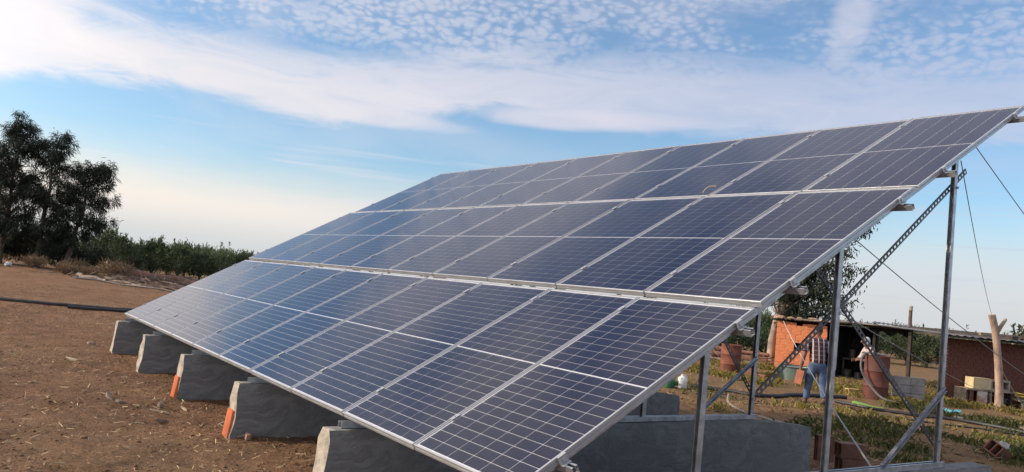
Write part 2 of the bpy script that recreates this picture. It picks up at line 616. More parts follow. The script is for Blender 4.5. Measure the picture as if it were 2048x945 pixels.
def footing(k, x, y1, label):
    y0 = -0.10
    t = 0.175
    root = thing('concrete_footing', (x, 0, gz(x, 0.5)), label, 'footing', 'cement footings under the panels')
    ny, nz_, nx = 90, 10, 4
    seed = 50 + k * 7
    mb = MB()

    def shape(u, w, s):     # u along y 0..1, w up 0..1, s across -1..1
        yy = y0 + (y1 - y0) * u
        top = 0.46 - (0.015 if k == 5 else 0.09) * max(0.0, (yy - 4.3) / max(0.2, y1 - 4.3)) ** 1.5
        bot = float(ground_base(x, yy)) - 0.30
        zz = bot + (top - bot) * w
        a = np.array([yy * 2.3 + s * 3.1])
        b = np.array([zz * 4.5 + k])
        bul = 0.007 * float(fbm(a, b, seed, 3)[0])
        lean = -0.012 * (1 - w)
        edge = 0.010 * max(0, (w - 0.93) / 0.07) ** 2
        xx = x + s * (t / 2 + bul - edge - lean * 0.6)
        zz += 0.007 * float(vnoise(np.array([yy * 3.0]), np.array([s * 2.0]), seed + 5)[0]) * (1 if w > 0.9 else 0)
        if u == 0:
            yy += 0.018 * float(fbm(np.array([zz * 11]), np.array([s * 4]), seed + 2, 2)[0]) - 0.05 * (0.6 - w) * (1 if w > .3 else 0.5)
        if u == 1:
            yy -= 0.05 * max(0, w - 0.8)
        return (xx, yy, zz)
    ss = [-1 + 2 * i / nx for i in range(nx + 1)]
    grid = {}

    def vid(p):
        if p not in grid:
            grid[p] = len(mb.v)
            mb.v.append(shape(p[0] / ny, p[1] / nz_, ss[p[2]]))
        return grid[p]

    def quad(a, b, c, d, m):
        mb.f.append((vid(a), vid(b), vid(c), vid(d)))
        mb.m.append(m)
    for i in range(ny):
        for j in range(nz_):
            quad((i, j, nx), (i + 1, j, nx), (i + 1, j + 1, nx), (i, j + 1, nx), 0)
            quad((i, j, 0), (i, j + 1, 0), (i + 1, j + 1, 0), (i + 1, j, 0), 0)
        for s in range(nx):
            quad((i, nz_, s), (i, nz_, s + 1), (i + 1, nz_, s + 1), (i + 1, nz_, s), 1 if i < 1 else 0)
    for j in range(nz_):
        for s in range(nx):
            quad((0, j, s), (0, j, s + 1), (0, j + 1, s + 1), (0, j + 1, s), 1)
            quad((ny, j, s), (ny, j + 1, s), (ny, j + 1, s + 1), (ny, j, s + 1), 0)
    mb.build('rendered_body', [CEMENT, RAWMORTAR], root, True)
    return root


FOOT_LABELS = [
    'low dark cement wall under the far left corner of the panels',
    'low dark cement wall with crumbly pale end, second from the far left corner',
    'cement wall with orange brick end, nearer the far corner of the two such walls',
    'cement wall with orange brick end, nearer the camera of the two such walls',
    'long grey cement wall carrying a steel rail, its pale end left of the panel edge',
    'nearest cement wall, just its steel railed top showing at the bottom right',
]
footings = [footing(k, FX[k], WALL_ENDS[k], FOOT_LABELS[k]) for k in range(6)]


def ribbed_brick(name, parent, c, size, ribs=6):
    """a hollow clay block standing on end, ribbed on its faces"""
    w, d, hgt = size
    prof = []
    n = ribs
    for i in range(n):
        a = -w / 2 + w * i / n
        b = -w / 2 + w * (i + 1) / n
        g = 0.22 * (b - a)
        prof += [(a + g, -d / 2), (b - g, -d / 2), (b - g * 0.6, -d / 2 + 0.008), (b + g * 0.6 if i < n - 1 else b, -d / 2 + 0.008)]
    prof = [(-w / 2, -d / 2 + 0.008)] + prof + [(w / 2, d / 2), (-w / 2, d / 2)]
    mb = MB()
    vs = [(c[0] + p[0], c[1] + p[1] + 0.008 * 0, c[2] - hgt / 2) for p in prof] + [(c[0] + p[0], c[1] + p[1] + 0.03, c[2] + hgt / 2) for p in prof]
    k = len(prof)
    fs = [(i, (i + 1) % k, k + (i + 1) % k, k + i) for i in range(k)] + [tuple(range(k))[::-1], tuple(range(k, 2 * k))]
    mb.add(vs, fs)
    return mb.build(name, TERRA, parent)


for k in (2, 3):
    b = ribbed_brick('hollow_brick', footings[k], (FX[k] - 0.004, -0.073, 0.085), (0.150, 0.14, 0.27))

# ------------------------------------------------------------------ mounting rack
rack = thing('mounting_rack', (FX[5], 4.28, 0.46), 'galvanised steel rack of posts, slotted braces and rails carrying the panels', 'steel rack')

CPROF = [(-0.017, -0.023), (-0.017, 0.023), (0.017, 0.023), (0.017, -0.023), (0.011, -0.023), (0.011, -0.0205), (0.0145, -0.0205), (0.0145, 0.0205), (-0.0145, 0.0205), (-0.0145, -0.0205), (-0.011, -0.0205), (-0.011, -0.023)]


def c_post(y, x, z0, z1, name='post'):
    """vertical lipped channel, its open side to the front (-y)"""
    mb = MB()
    # u = side = +x, w = d x u = z x x = +y
    mb.prof((x, y, z0), (x, y, z1), CPROF, (1, 0, 0))
    o = mb.build(name, GALV, rack)
    return o


def slotted(p, q, x, wid=0.044, name='brace', pitch=0.050, slot=(0.030, 0.020), mt=None, flange=0.006):
    """flat strut in a plane of constant x between (y, z) points p and q, with real slots"""
    p = Vector((x, *p))
    q = Vector((x, *q))
    L = (q - p).length
    d = (q - p).normalized()
    w = Vector((1, 0, 0)).cross(d)
    n = int(L / pitch)
    pt = L / n
    mb = MB()
    th = 0.003

    def P(a, b, s):
        return p + d * a + w * b + Vector((s * th / 2, 0, 0))
    hw = wid / 2
    for i in range(n):
        a0, a1 = i * pt, (i + 1) * pt
        m = (a0 + a1) / 2
        sl_, sw = slot[0] / 2, slot[1] / 2
        outer = [(a0, -hw), (m, -hw), (a1, -hw), (a1, 0), (a1, hw), (m, hw), (a0, hw), (a0, 0)]
        inner = [(m - sl_ * 0.8, -sw), (m, -sw), (m + sl_ * 0.8, -sw), (m + sl_, 0), (m + sl_ * 0.8, sw), (m, sw), (m - sl_ * 0.8, sw), (m - sl_, 0)]
        vs = [P(*o, 1) for o in outer] + [P(*o, 1) for o in inner] + [P(*o, -1) for o in outer] + [P(*o, -1) for o in inner]
        fs = []
        for k in range(8):
            k2 = (k + 1) % 8
            fs.append((k, k2, 8 + k2, 8 + k))
            fs.append((16 + k2, 16 + k, 24 + k, 24 + k2))
            fs.append((8 + k, 8 + k2, 24 + k2, 24 + k))
        mb.add(vs, fs)
    for s in (-1, 1):
        a = p + w * s * (hw - 0.0012)
        b = q + w * s * (hw - 0.0012)
        mb.prof(a - Vector((flange / 2 + th / 2, 0, 0)), b - Vector((flange / 2 + th / 2, 0, 0)), [(-flange / 2, -0.0012), (flange / 2, -0.0012), (flange / 2, 0.0012), (-flange / 2, 0.0012)], (1, 0, 0))
    return mb.build(name, mt or GALV_D, rack)


FRAME_DY = [0.1, 0.1, 0.15, 0.2, 0.26, 0.0]
UPROF = [(-0.03, 0.0), (-0.03, 0.042), (-0.014, 0.042), (-0.014, 0.039), (-0.027, 0.039), (-0.027, 0.003), (0.027, 0.003), (0.027, 0.039), (0.014, 0.039), (0.014, 0.042), (0.03, 0.042), (0.03, 0.0)]
for k, x in enumerate(FX):
    dy = FRAME_DY[k]
    ztop = 0.463
    # base channel lying on the wall
    mb = MB()
    # p->q along +y, u=+x : w = y cross x = -z ; flip outline so it opens upward
    mb.prof((x, 0.02, ztop), (x, 4.36 + dy, ztop), [(a, -b) for a, b in UPROF], (1, 0, 0))
    base = mb.build('base_channel', GALV, rack)
    for yb in (0.35, 1.9, 3.9):
        b = MB()
        b.lathe((x, yb + dy, ztop + 0.004), [(0.0, 0.026), (0.012, 0.026), (0.012, 0.012), (0.022, 0.012), (0.022, 0.0)], 6)
        b.build('anchor_bolt', GALV, base)
    for y in (1.40, 2.72, 4.28):
        yy = y + dy
        c_post(yy, x, ztop + 0.003, plane_z(yy, -0.05))
    # short front foot
    mb = MB()
    mb.prof((x, 0.14, ztop + 0.003), (x, 0.14, plane_z(0.14, -0.05)), CPROF, (1, 0, 0))
    mb.build('front_foot', GALV, rack)
    # rafter under the panels
    mb = MB()
    mb.prof(on_plane(x, 0.12, -0.07), on_plane(x, 5.98, -0.07), [(-0.02, -0.022), (0.02, -0.022), (0.02, 0.022), (-0.02, 0.022)], (1, 0, 0))
    mb.build('rafter', GALV, rack)
    xb = x - 0.021
    slotted((4.52 + dy, 2.91 + 0.57 * dy), (1.95 + dy, 1.03 + 0.57 * dy * 0), xb)
    if k == 4:
        slotted((3.55, 1.83), (4.66, 0.64), xb - 0.022, 0.042)
    else:
        slotted((2.43 + dy, 1.965 + 0.0 * dy), (4.36 + dy, 0.61), xb - 0.022, 0.044)
    mb = MB()
    mb.prof((x + 0.038, 4.27 + dy, 1.09), (x + 0.038, 3.40 + dy, 0.515), [(-0.014, -0.018), (-0.014, 0.018), (0.014, 0.018), (0.014, 0.015), (-0.011, 0.015), (-0.011, -0.015), (0.014, -0.015), (0.014, -0.018)], (1, 0, 0))
    mb.build('brace', GALV, rack)
    # splice plate on the middle post
    mb = MB()
    mb.box((x + 0.0195, 2.72 + dy, 1.42), (0.004, 0.046, 0.42))
    mb.build('splice_plate', GALV, rack)
    for (yy, zz) in ((4.27, 1.06), (4.30, 2.73), (4.27, 0.67), (2.74, 1.60)):
        b = MB()
        b.lathe((x + 0.021, yy + dy, zz), [(0.011, 0.0), (0.011, 0.009), (0.0, 0.009)], 6, axis=Matrix.Rotation(R(90), 3, 'Y'))
        b.build('bolt', GALV, rack)

PURLIN_V = [0.31, 1.80, 2.38, 3.80, 4.50, 5.86]
PPROF = [(-0.022, -0.03), (-0.022, 0.03), (-0.008, 0.03), (-0.008, 0.027), (-0.019, 0.027), (-0.019, -0.027), (0.019, -0.027), (0.019, 0.027), (0.008, 0.027), (0.008, 0.03), (0.022, 0.03), (0.022, -0.03)]
for v in PURLIN_V:
    mb = MB()
    mb.prof(on_plane(-0.14, v, -0.0625), on_plane(10.28, v, -0.0625), [(a * 0.9, b * 0.7) for a, b in PPROF], (0, CT, ST))
    mb.build('purlin', GALV, rack)

# clamps: small plates between panels, end clamps at the right and left edges
cl = MB()
cl.box((0, 0, 0.0025), (0.034, 0.060, 0.003))
cl.box((0, 0, -0.02), (0.012, 0.05, 0.045))
cl.lathe((0, 0, 0.004), [(0.007, 0.0), (0.007, 0.004), (0.0, 0.004)], 6)
ce = MB()
ce.box((0.014, 0, -0.018), (0.004, 0.055, 0.044))
ce.box((0.006, 0, 0.0035), (0.020, 0.055, 0.003))
ce.box((0.026, 0, -0.0395), (0.026, 0.055, 0.004))
ce.lathe((0.0165, 0, -0.016), [(0.011, 0.0), (0.011, 0.007), (0.0, 0.007)], 6, axis=Matrix.Rotation(R(90), 3, 'Y'))
_o = cl.build('clamp', ALU)
clamp_me = _o.data
bpy.data.objects.remove(_o)
_o = ce.build('end_clamp', ALU)
end_me = _o.data
bpy.data.objects.remove(_o)
rl = rack.location
for pi, v in enumerate(PURLIN_V):
    nn = ROWN[pi // 2]
    for c in range(0, 11):
        if c in (0, 10):
            p = on_plane(10 * PITCH - 0.01 if c else 0.01 - 0.01, v, nn)
            o = child('end_clamp', end_me, rack, p - rl, (TILT, 0, 0))
            if c == 0:
                o.rotation_euler = (-TILT, 0, math.pi)
        else:
            child('clamp', clamp_me, rack, on_plane(c * PITCH, v, nn) - rl, (TILT, 0, 0))


# ------------------------------------------------------------------ solar panels
def ring_mesh():
    prof = [(0.0, -0.001), (0.001, 0.0), (0.009, 0.0), (0.009, -0.003), (0.0095, -0.04), (0.0, -0.04), (0.0, -0.024), (0.0045, -0.023), (0.0045, -0.017), (0.0, -0.016)]
    mb = MB()
    n = len(prof)
    for (cx, cy, sx, sy) in ((0, 0, 1, 1), (PW, 0, -1, 1), (PW, PH, -1, -1), (0, PH, 1, -1)):
        for a, z in prof:
            mb.v.append((cx + sx * a, cy + sy * a, z))
    for c in range(4):
        d = (c + 1) % 4
        for i in range(n):
            j = (i + 1) % n
            mb.f.append((c * n + j, d * n + j, d * n + i, c * n + i))
            mb.m.append(0)
    o = mb.build('frame', ALU)
    me = o.data
    bpy.data.objects.remove(o)
    return me


def plane_mesh(name, x0, y0, x1, y1, z, m_):
    mb = MB()
    mb.add([(x0, y0, z), (x1, y0, z), (x1, y1, z), (x0, y1, z)], [(0, 1, 2, 3)])
    o = mb.build(name, m_)
    me = o.data
    bpy.data.objects.remove(o)
    return me


frame_me = ring_mesh()
glass_me = plane_mesh('glass', 0.0085, 0.0085, PW - 0.0085, PH - 0.0085, -0.0022, GLASS)
sheet_me = plane_mesh('backsheet', 0.0085, 0.0085, PW - 0.0085, PH - 0.0085, -0.0075, BACK)
under_me = plane_mesh('underside', 0.0085, 0.0085, PW - 0.0085, PH - 0.0085, -0.0090, BACK)
GAPX, GAPY, CGAP = 0.0052, 0.0034, 0.013
MX, MY = 0.024, 0.024
CWID = (PW - 2 * MX + GAPX) / 6 - GAPX
CHGT = (PH - 2 * MY - CGAP + 2 * GAPY) / 24 - GAPY
spots = []
for r in range(24):
    y = MY + r * (CHGT + GAPY) + (CGAP - GAPY if r >= 12 else 0)
    for c in range(6):
        spots.append((MX + c * (CWID + GAPX), y))
mb = MB()
for (x, y) in spots:
    mb.add([(x, y, -0.006), (x + CWID, y, -0.006), (x + CWID, y + CHGT, -0.006), (x, y + CHGT, -0.006)], [(0, 1, 2, 3)])
o = mb.build('cells', CELL)
cells_me = o.data
bpy.data.objects.remove(o)
cell_me = plane_mesh('cell', 0, 0, CWID, CHGT, -0.006, CELL)
jb = MB()
jb.box((PW / 2, PH / 2, -0.018), (0.11, 0.06, 0.018))
o = jb.build('junction_box', BLACKPLASTIC)
jb_me = o.data
bpy.data.objects.remove(o)

ORD = ['first', 'second', 'third', 'fourth', 'fifth']
ROWNAME = ['bottom', 'middle', 'top']
NEAR = {0: 5, 1: 6, 2: 7}
for r in range(3):
    for c in range(10):
        if c == 0:
            pos = 'at its far left end'
        elif c == 9:
            pos = 'at its near right end'
        elif c < 5:
            pos = ORD[c] + ' from its far left end'
        else:
            pos = ORD[9 - c] + ' from its near right end'
        lab = 'dark blue solar panel in the %s row, %s' % (ROWNAME[r], pos)
        p = on_plane(c * PITCH, ROWV[r], ROWN[r])
        root = thing('solar_panel', p, lab, 'solar panel', 'solar panels of the tilted array')
        root.rotation_euler = (TILT + R(rnd.uniform(-0.08, 0.08)), R(rnd.uniform(-0.16, 0.16)), 0)
        child('frame', frame_me, root)
        child('glass', glass_me, root)
        child('backsheet', sheet_me, root)
        child('underside', under_me, root)
        child('junction_box', jb_me, root)
        if c >= NEAR[r]:
            for (x, y) in spots:
                child('cell', cell_me, root, (x, y, 0))
        else:
            tag(child('cells', cells_me, root), kind='stuff')


# ------------------------------------------------------------------ brick hut with the kitchen shelter, black from soot and painted-in shade
ORANGE = mat('hut_brick', (0.60, 0.20, 0.085), rough=0.9, var=0.18, scale=3.0, bump=0.006, bscale=14)
MORTAR = mat('hut_mortar', (0.56, 0.215, 0.10), rough=0.95, var=0.2, scale=10, bump=0.008, bscale=25)
SOOT_SHADE = mat('soot_shade_lining', (0.006, 0.0055, 0.005), rough=0.95, var=0.4, scale=3, bump=0.03, bscale=5)  # soot and cloth, with the dark of the interior put into the colour
SHEET = mat('old_sheet_metal', (0.20, 0.18, 0.165), rough=0.6, metal=0.4, var=0.5, scale=2.5)
DARKWOOD = mat('dark_wood', (0.045, 0.036, 0.030), rough=0.9, var=0.4, scale=6, bump=0.006, bscale=20)
RUST = mat('rusty_drum', (0.235, 0.075, 0.038), rough=0.85, col2=(0.13, 0.045, 0.028), scale=4.0, bump=0.004, bscale=18)
RUST2 = mat('maroon_drum', (0.155, 0.045, 0.030), rough=0.75, col2=(0.085, 0.032, 0.026), scale=4.0, bump=0.004, bscale=18)

H0 = Vector((-3.6, 21.2, 0))
HE = Vector((0.886, 0.464, 0)).normalized()
HN = Vector((HE.y, -HE.x, 0))          # out of the front, to the camera side


def hp(s, d, z):
    """hut point: s along the front, d behind the front, z world height"""
    return H0 + HE * s - HN * d + Vector((0, 0, z))


HROT = Matrix((HE, -HN, Vector((0, 0, 1)))).transposed()
hut = thing('brick_hut', hp(0, 0, gz(-3.6, 21.2)), 'small orange brick hut with a sooty, deeply shaded opening and flat sheet roof', 'hut')


def hbox(mb, s0, s1, d0, d1, z0, z1, m=0):
    mb.box(hp((s0 + s1) / 2, (d0 + d1) / 2, (z0 + z1) / 2), (s1 - s0, d1 - d0, z1 - z0), HROT, m)


HGZ = -0.42
HTOP = 1.36
mb = MB()
hbox(mb, 0.02, 0.60, 0.006, 0.16, HGZ, HTOP - 0.02)
hbox(mb, 0.84, 1.62, 0.006, 0.16, HGZ, HTOP - 0.02)
hbox(mb, 0.60, 0.84, 0.006, 0.16, HGZ, 0.40)
hbox(mb, 0.60, 0.84, 0.006, 0.16, 0.68, HTOP - 0.1)
front = mb.build('front_wall', MORTAR, hut)
# bricks, 0.30 x 0.20 laid in courses
bm_ = MB()
bm_.box((0, 0, 0), (1, 0.15, 1))
_o = bm_.build('brick', ORANGE)
bme = _o.data
bpy.data.objects.remove(_o)
courses = 9
ch = (HTOP - HGZ) / courses
for j in range(courses):
    z = HGZ + j * ch
    x = 0.0 if j % 2 == 0 else -0.16
    while x < 1.64:
        a, b = max(0.0, x), min(1.64, x + 0.32)
        x += 0.32
        if b - a < 0.05:
            continue
        if a < 0.82 and b > 0.62 and 0.40 < z + ch / 2 < 0.70:
            if a < 0.60:
                b = 0.61
            elif b > 0.84:
                a = 0.83
            else:
                continue
        if j == courses - 1 and 0.70 < (a + b) / 2 < 1.0:
            continue
        o = child('brick', bme, front)
        o.location = hp((a + b) / 2, 0.072 + rnd.uniform(-0.006, 0.006), z + ch / 2) - hut.location
        o.rotation_euler = (0, 0, math.atan2(HE.y, HE.x) + rnd.uniform(-0.008, 0.008))
        o.scale = (b - a - 0.016, 1.0, ch - 0.016)
# other walls of the brick room
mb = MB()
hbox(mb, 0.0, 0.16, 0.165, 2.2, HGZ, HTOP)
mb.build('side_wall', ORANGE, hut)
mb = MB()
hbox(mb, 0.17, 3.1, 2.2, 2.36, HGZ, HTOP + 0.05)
mb.build('back_wall', SOOT_SHADE, hut)
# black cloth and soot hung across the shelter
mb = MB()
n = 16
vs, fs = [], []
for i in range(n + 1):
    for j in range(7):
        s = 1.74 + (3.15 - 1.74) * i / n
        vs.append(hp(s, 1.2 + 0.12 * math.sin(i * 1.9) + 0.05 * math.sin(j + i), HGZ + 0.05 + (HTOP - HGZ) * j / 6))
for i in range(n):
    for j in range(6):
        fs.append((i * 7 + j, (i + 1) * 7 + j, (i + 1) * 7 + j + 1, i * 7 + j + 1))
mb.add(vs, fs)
mb.build('black_curtain', SOOT_SHADE, hut, True)
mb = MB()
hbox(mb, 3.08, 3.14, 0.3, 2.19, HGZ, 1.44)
mb.build('added_dark_side_wall', SOOT_SHADE, hut)  # added black wall, shuts side light out of the opening
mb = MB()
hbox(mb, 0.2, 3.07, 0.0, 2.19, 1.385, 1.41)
mb.build('added_dark_ceiling', SOOT_SHADE, hut)  # added black lining, darkens the space under the roof
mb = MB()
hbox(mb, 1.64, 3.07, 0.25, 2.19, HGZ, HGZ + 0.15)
mb.build('painted_shade_floor', SOOT_SHADE, hut)  # floor coloured near black as shade inside the opening
mb = MB()
hbox(mb, 1.70, 1.80, 0.1, 0.2, HGZ, 1.40)
hbox(mb, 3.02, 3.10, 0.15, 0.25, HGZ, 1.42)
mb.build('door_frame', DARKWOOD, hut)
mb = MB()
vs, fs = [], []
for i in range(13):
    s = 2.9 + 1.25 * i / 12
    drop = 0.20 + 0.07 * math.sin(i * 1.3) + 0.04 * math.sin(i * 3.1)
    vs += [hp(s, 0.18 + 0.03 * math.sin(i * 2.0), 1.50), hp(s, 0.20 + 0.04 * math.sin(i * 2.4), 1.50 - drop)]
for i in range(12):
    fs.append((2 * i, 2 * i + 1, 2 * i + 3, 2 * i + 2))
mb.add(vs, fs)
mb.build('roof_shade_sheet', SOOT_SHADE, hut, True)  # added black sheet standing in for the unlit roof underside


def corrugated(name, parent, fn, ns, nd, amp, mt, s0, s1, d0, d1):
    mb = MB()
    vs, fs = [], []
    for i in range(ns + 1):
        for j in range(nd + 1):
            s = s0 + (s1 - s0) * i / ns
            d = d0 + (d1 - d0) * j / nd
            vs.append(fn(s, d, amp * math.sin(i * math.pi / 2)))
    k = nd + 1
    for i in range(ns):
        for j in range(nd):
            fs.append((i * k + j, (i + 1) * k + j, (i + 1) * k + j + 1, i * k + j + 1))
    o = len(vs)
    vs += [Vector(v) - Vector((0, 0, 0.012)) for v in vs]
    fs += [tuple(q + o for q in f[::-1]) for f in fs]
    mb.add(vs, fs)
    return mb.build(name, mt, parent, True)


roof_parts = [(-0.10, 1.55, -0.18, 2.5, 1.44, 0.02), (1.40, 3.1, -0.22, 2.5, 1.50, 0.025), (2.95, 4.45, -0.25, 2.4, 1.58, -0.03)]
for i, (s0, s1, d0, d1, z, sl_) in enumerate(roof_parts):
    corrugated('roof_sheet', hut, lambda s, d, w, z=z, sl_=sl_, s0=s0: hp(s, d, z + 0.025 * i + sl_ * (s - s0) + 0.02 * d + w), 44, 2, 0.014, SHEET, s0, s1, d0, d1)
mb = MB()
vs = [hp(4.15, -0.3, 1.575), hp(4.85, -0.32, 1.53), hp(4.9, 0.4, 1.56), hp(4.2, 0.5, 1.60)]
vs += [v + Vector((0, 0, 0.012)) for v in vs]
mb.add(vs, [(0, 3, 2, 1), (4, 5, 6, 7), (0, 1, 5, 4), (1, 2, 6, 5), (2, 3, 7, 6), (3, 0, 4, 7)])
mb.build('roof_sheet', SHEET, hut)
for (s0, z0, s1, z1, d, r) in ((0.62, 1.47, 2.0, 1.525, -0.24, 0.03), (-0.15, 1.41, 4.2, 1.53, 0.05, 0.035), (1.9, 1.55, 4.4, 1.56, -0.28, 0.022)):
    mb = MB()
    mb.tube([hp(s0 + (s1 - s0) * q / 6, d, z0 + (z1 - z0) * q / 6 + 0.008 * math.sin(q * 2.1)) for q in range(7)], r, 8)
    mb.build('roof_pole', PALEBARK if d < -0.2 else DARKWOOD, hut)
# stones and wood weighing the roof down
for (s, d, z, a, b, c_) in ((0.12, -0.05, 1.50, 0.30, 0.2, 0.11), (0.44, -0.08, 1.50, 0.26, 0.2, 0.09), (0.72, 0.1, 1.52, 0.2, 0.2, 0.08), (1.15, 0.0, 1.55, 0.3, 0.16, 0.07), (0.02, 0.2, 1.49, 0.2, 0.25, 0.10)):
    mb = MB()
    bm = bmesh.new()
    bmesh.ops.create_icosphere(bm, subdivisions=2, radius=0.5)
    for v in bm.verts:
        v.co *= 1 + 0.25 * rnd.uniform(-1, 1)
    mb.add([hp(s, d, z) + HROT @ Vector((v.co.x * a, v.co.y * b, v.co.z * c_)) for v in bm.verts], [[v.index for v in f.verts] for f in bm.faces])
    bm.free()
    mb.build('roof_stone', mat('roof_stone', (0.42, 0.25, 0.17), rough=0.95, var=0.3, scale=7, bump=0.01), hut)
mb = MB()
mb.prof(hp(4.12, 0.0, HGZ), hp(4.12, 0.0, 1.56), [(-0.05, -0.05), (0.05, -0.05), (0.05, 0.05), (-0.05, 0.05)], (1, 0, 0))
mb.build('canopy_post', DARKWOOD, hut)
mb = MB()
mb.tube([hp(4.10, 0.25, 1.45), hp(4.08, 0.25, 1.85), hp(4.08, 0.25, 2.27)], 0.055, 10)
chim = mb.build('stove_pipe', mat('stove_pipe', (0.10, 0.06, 0.045), rough=0.8, var=0.4, scale=6), hut, True)
mb = MB()
mb.tube([hp(4.08, 0.25, 2.14), hp(4.08, 0.25, 2.285)], 0.060, 10)
mb.build('pipe_collar', mat('pale_collar', (0.34, 0.28, 0.24), rough=0.8, var=0.3), chim, True)
# dim shapes inside the opening
for (s, d, z, w, hh) in ((2.28, 0.75, HGZ + 0.12, 0.32, 0.26), (2.62, 0.7, HGZ + 0.1, 0.26, 0.22), (2.40, 0.9, 0.35, 0.24, 0.3)):
    mb = MB()
    mb.lathe(hp(s, d, z), [(0.0, 0), (w * 0.42, 0), (w * 0.5, hh * 0.3), (w * 0.46, hh * 0.85), (w * 0.5, hh), (w * 0.42, hh * 0.98), (w * 0.36, hh * 0.2), (0.0, hh * 0.15)], 16)
    o = mb.build('cooking_pot', mat('sooty_pot', (0.07, 0.065, 0.06), rough=0.5, metal=0.5, var=0.4), None, True)
    tag(o, ['blackened pot low in the dark hut opening, left one', 'blackened pot low in the dark hut opening, right one', 'blackened pot on the shelf inside the dark hut opening'][[2.28, 2.62, 2.40].index(s)], 'pot', 'pots in the dark opening')
    if s == 2.40:
        mb = MB()
        hbox(mb, 2.1, 2.85, 0.7, 1.05, 0.30, 0.345)
        hbox(mb, 2.12, 2.17, 0.72, 0.77, HGZ, 0.30)
        hbox(mb, 2.78, 2.83, 0.72, 0.77, HGZ, 0.30)
        mb.build('shelf', DARKWOOD, hut)

# ------------------------------------------------------------------ dark red brick shed on the right
S0 = Vector((2.6, 20.3, 0))
SE = Vector((0.446, 0.895, 0)).normalized()
SN = Vector((SE.y, -SE.x, 0))
SROT = Matrix((SE, -SN, Vector((0, 0, 1)))).transposed()


def sp(s, d, z):
    return S0 + SE * s - SN * d + Vector((0, 0, z))


shed = thing('brick_shed', sp(0, 0, gz(2.6, 20.3)), 'dark red brick shed with ragged brick edge and timber roof at the right', 'shed')
REDB = mat('dark_red_brick', (0.16, 0.055, 0.038), rough=0.92, var=0.3, scale=3, bump=0.006, bscale=20, col2=(0.105, 0.045, 0.035))
REDM = mat('grey_red_mortar', (0.15, 0.085, 0.065), rough=0.95, var=0.3, scale=9)


def sbox(mb, s0, s1, d0, d1, z0, z1, m=0):
    mb.box(sp((s0 + s1) / 2, (d0 + d1) / 2, (z0 + z1) / 2), (s1 - s0, d1 - d0, z1 - z0), SROT, m)


mb = MB()
sbox(mb, 0.06, 4.6, 0.015, 0.19, -0.45, 1.40)
sw = mb.build('front_wall', REDM, shed)
bm_ = MB()
bm_.box((0, 0, 0), (1, 0.11, 1))
_o = bm_.build('brick', REDB)
rbme = _o.data
bpy.data.objects.remove(_o)
j = 0
z = -0.44
ch = 0.0875
cnt = 0
while z < 1.36:
    x = -0.12 + (0.0 if j % 2 == 0 else -0.115) + rnd.uniform(-0.03, 0.03)
    while x < 2.75:
        b = x + 0.23
        o = child('brick', rbme, sw)
        dj = rnd.uniform(-0.006, 0.006)
        o.location = sp((x + b) / 2 + 0.05, 0.052 + dj, z + ch / 2) - shed.location
        o.rotation_euler = (0, 0, math.atan2(SE.y, SE.x))
        o.scale = (0.215, 1, ch - 0.014)
        x = b
        cnt += 1
    z += ch
    j += 1
mb = MB()
sbox(mb, -0.6, 2.9, -0.5, 0.6, 1.43, 1.47)
mb.build('roof_board', DARKWOOD, shed)
corrugated('roof_sheet', shed, lambda s, d, w: sp(s, d, 1.50 + 0.02 * d + w), 60, 2, 0.012, SHEET, -0.35, 3.2, -0.35, 3.0)
for (s, d0, d1, z, hh) in ((0.9, -1.3, 3.0, 1.57, 0.09), (1.7, -1.0, 3.0, 1.58, 0.10), (2.5, -0.9, 3.0, 1.57, 0.09)):
    mb = MB()
    mb.prof(sp(s, d0, z), sp(s + 0.15, d1, z + 0.02), [(-0.045, -hh / 2), (0.045, -hh / 2), (0.045, hh / 2), (-0.045, hh / 2)], (0, 0, 1))
    mb.build('roof_beam', DARKWOOD, shed)
mb = MB()
mb.prof(sp(0.45, -0.55, 1.60), sp(3.3, -0.75, 1.63), [(-0.04, -0.05), (0.04, -0.05), (0.04, 0.05), (-0.04, 0.05)], (0, 0, 1))
mb.build('eaves_beam', WOOD, shed)

# ------------------------------------------------------------------ forked log pole
log = thing('forked_log_pole', (3.88, 20.3, gz(3.88, 20.3)), 'pale forked log pole leaning in front of the red brick shed', 'pole')
mb = MB()
pts = [(3.90, 20.40, -0.45), (3.90, 20.36, 0.2), (3.885, 20.25, 0.8), (3.87, 20.12, 1.35), (3.85, 20.03, 1.72), (3.80, 19.90, 2.12)]
mb.tube(pts, [0.105, 0.10, 0.095, 0.09, 0.088, 0.08], 12, jit=0.10)
mb.build('trunk', mat('log_bark', (0.33, 0.23, 0.17), rough=0.9, var=0.45, scale=5, stretch=(1, 1, .3), bump=0.012, bscale=10), log, True)
mb = MB()
mb.tube([(3.86, 20.08, 1.62), (3.90, 20.16, 1.80), (3.94, 20.25, 1.93), (3.97, 20.31, 2.05)], [0.055, 0.05, 0.045, 0.04], 10, jit=0.08)
mb.build('fork', MATS['log_bark'], log, True)


# ------------------------------------------------------------------ drums
def drum(loc, r, hh, m_, label, lid=True, tilt=0.0):
    root = thing('steel_drum', loc, label, 'drum')
    base = Vector(loc)
    mb = MB()
    prof = [(0.0, 0.02), (r * 0.97, 0.02), (r, 0.0), (r, hh * 0.32), (r * 1.03, hh * 0.335), (r, hh * 0.35), (r, hh * 0.65), (r * 1.03, hh * 0.665), (r, hh * 0.68), (r, hh - 0.03), (r * 1.025, hh - 0.015), (r * 1.0, hh), (r * 0.96, hh - 0.005), (r * 0.95, hh - 0.05), (0.0, hh - 0.055 if lid else 0.1)]
    mb.lathe(base, prof, 32)
    mb.build('shell', m_, root, True)
    for zz in (0.335, 0.665):
        ring = MB()
        ring.lathe(base, [(r * 1.015, hh * zz - 0.018), (r * 1.04, hh * zz), (r * 1.015, hh * zz + 0.018)], 32)
        ring.build('hoop', m_, root, True)
    return root


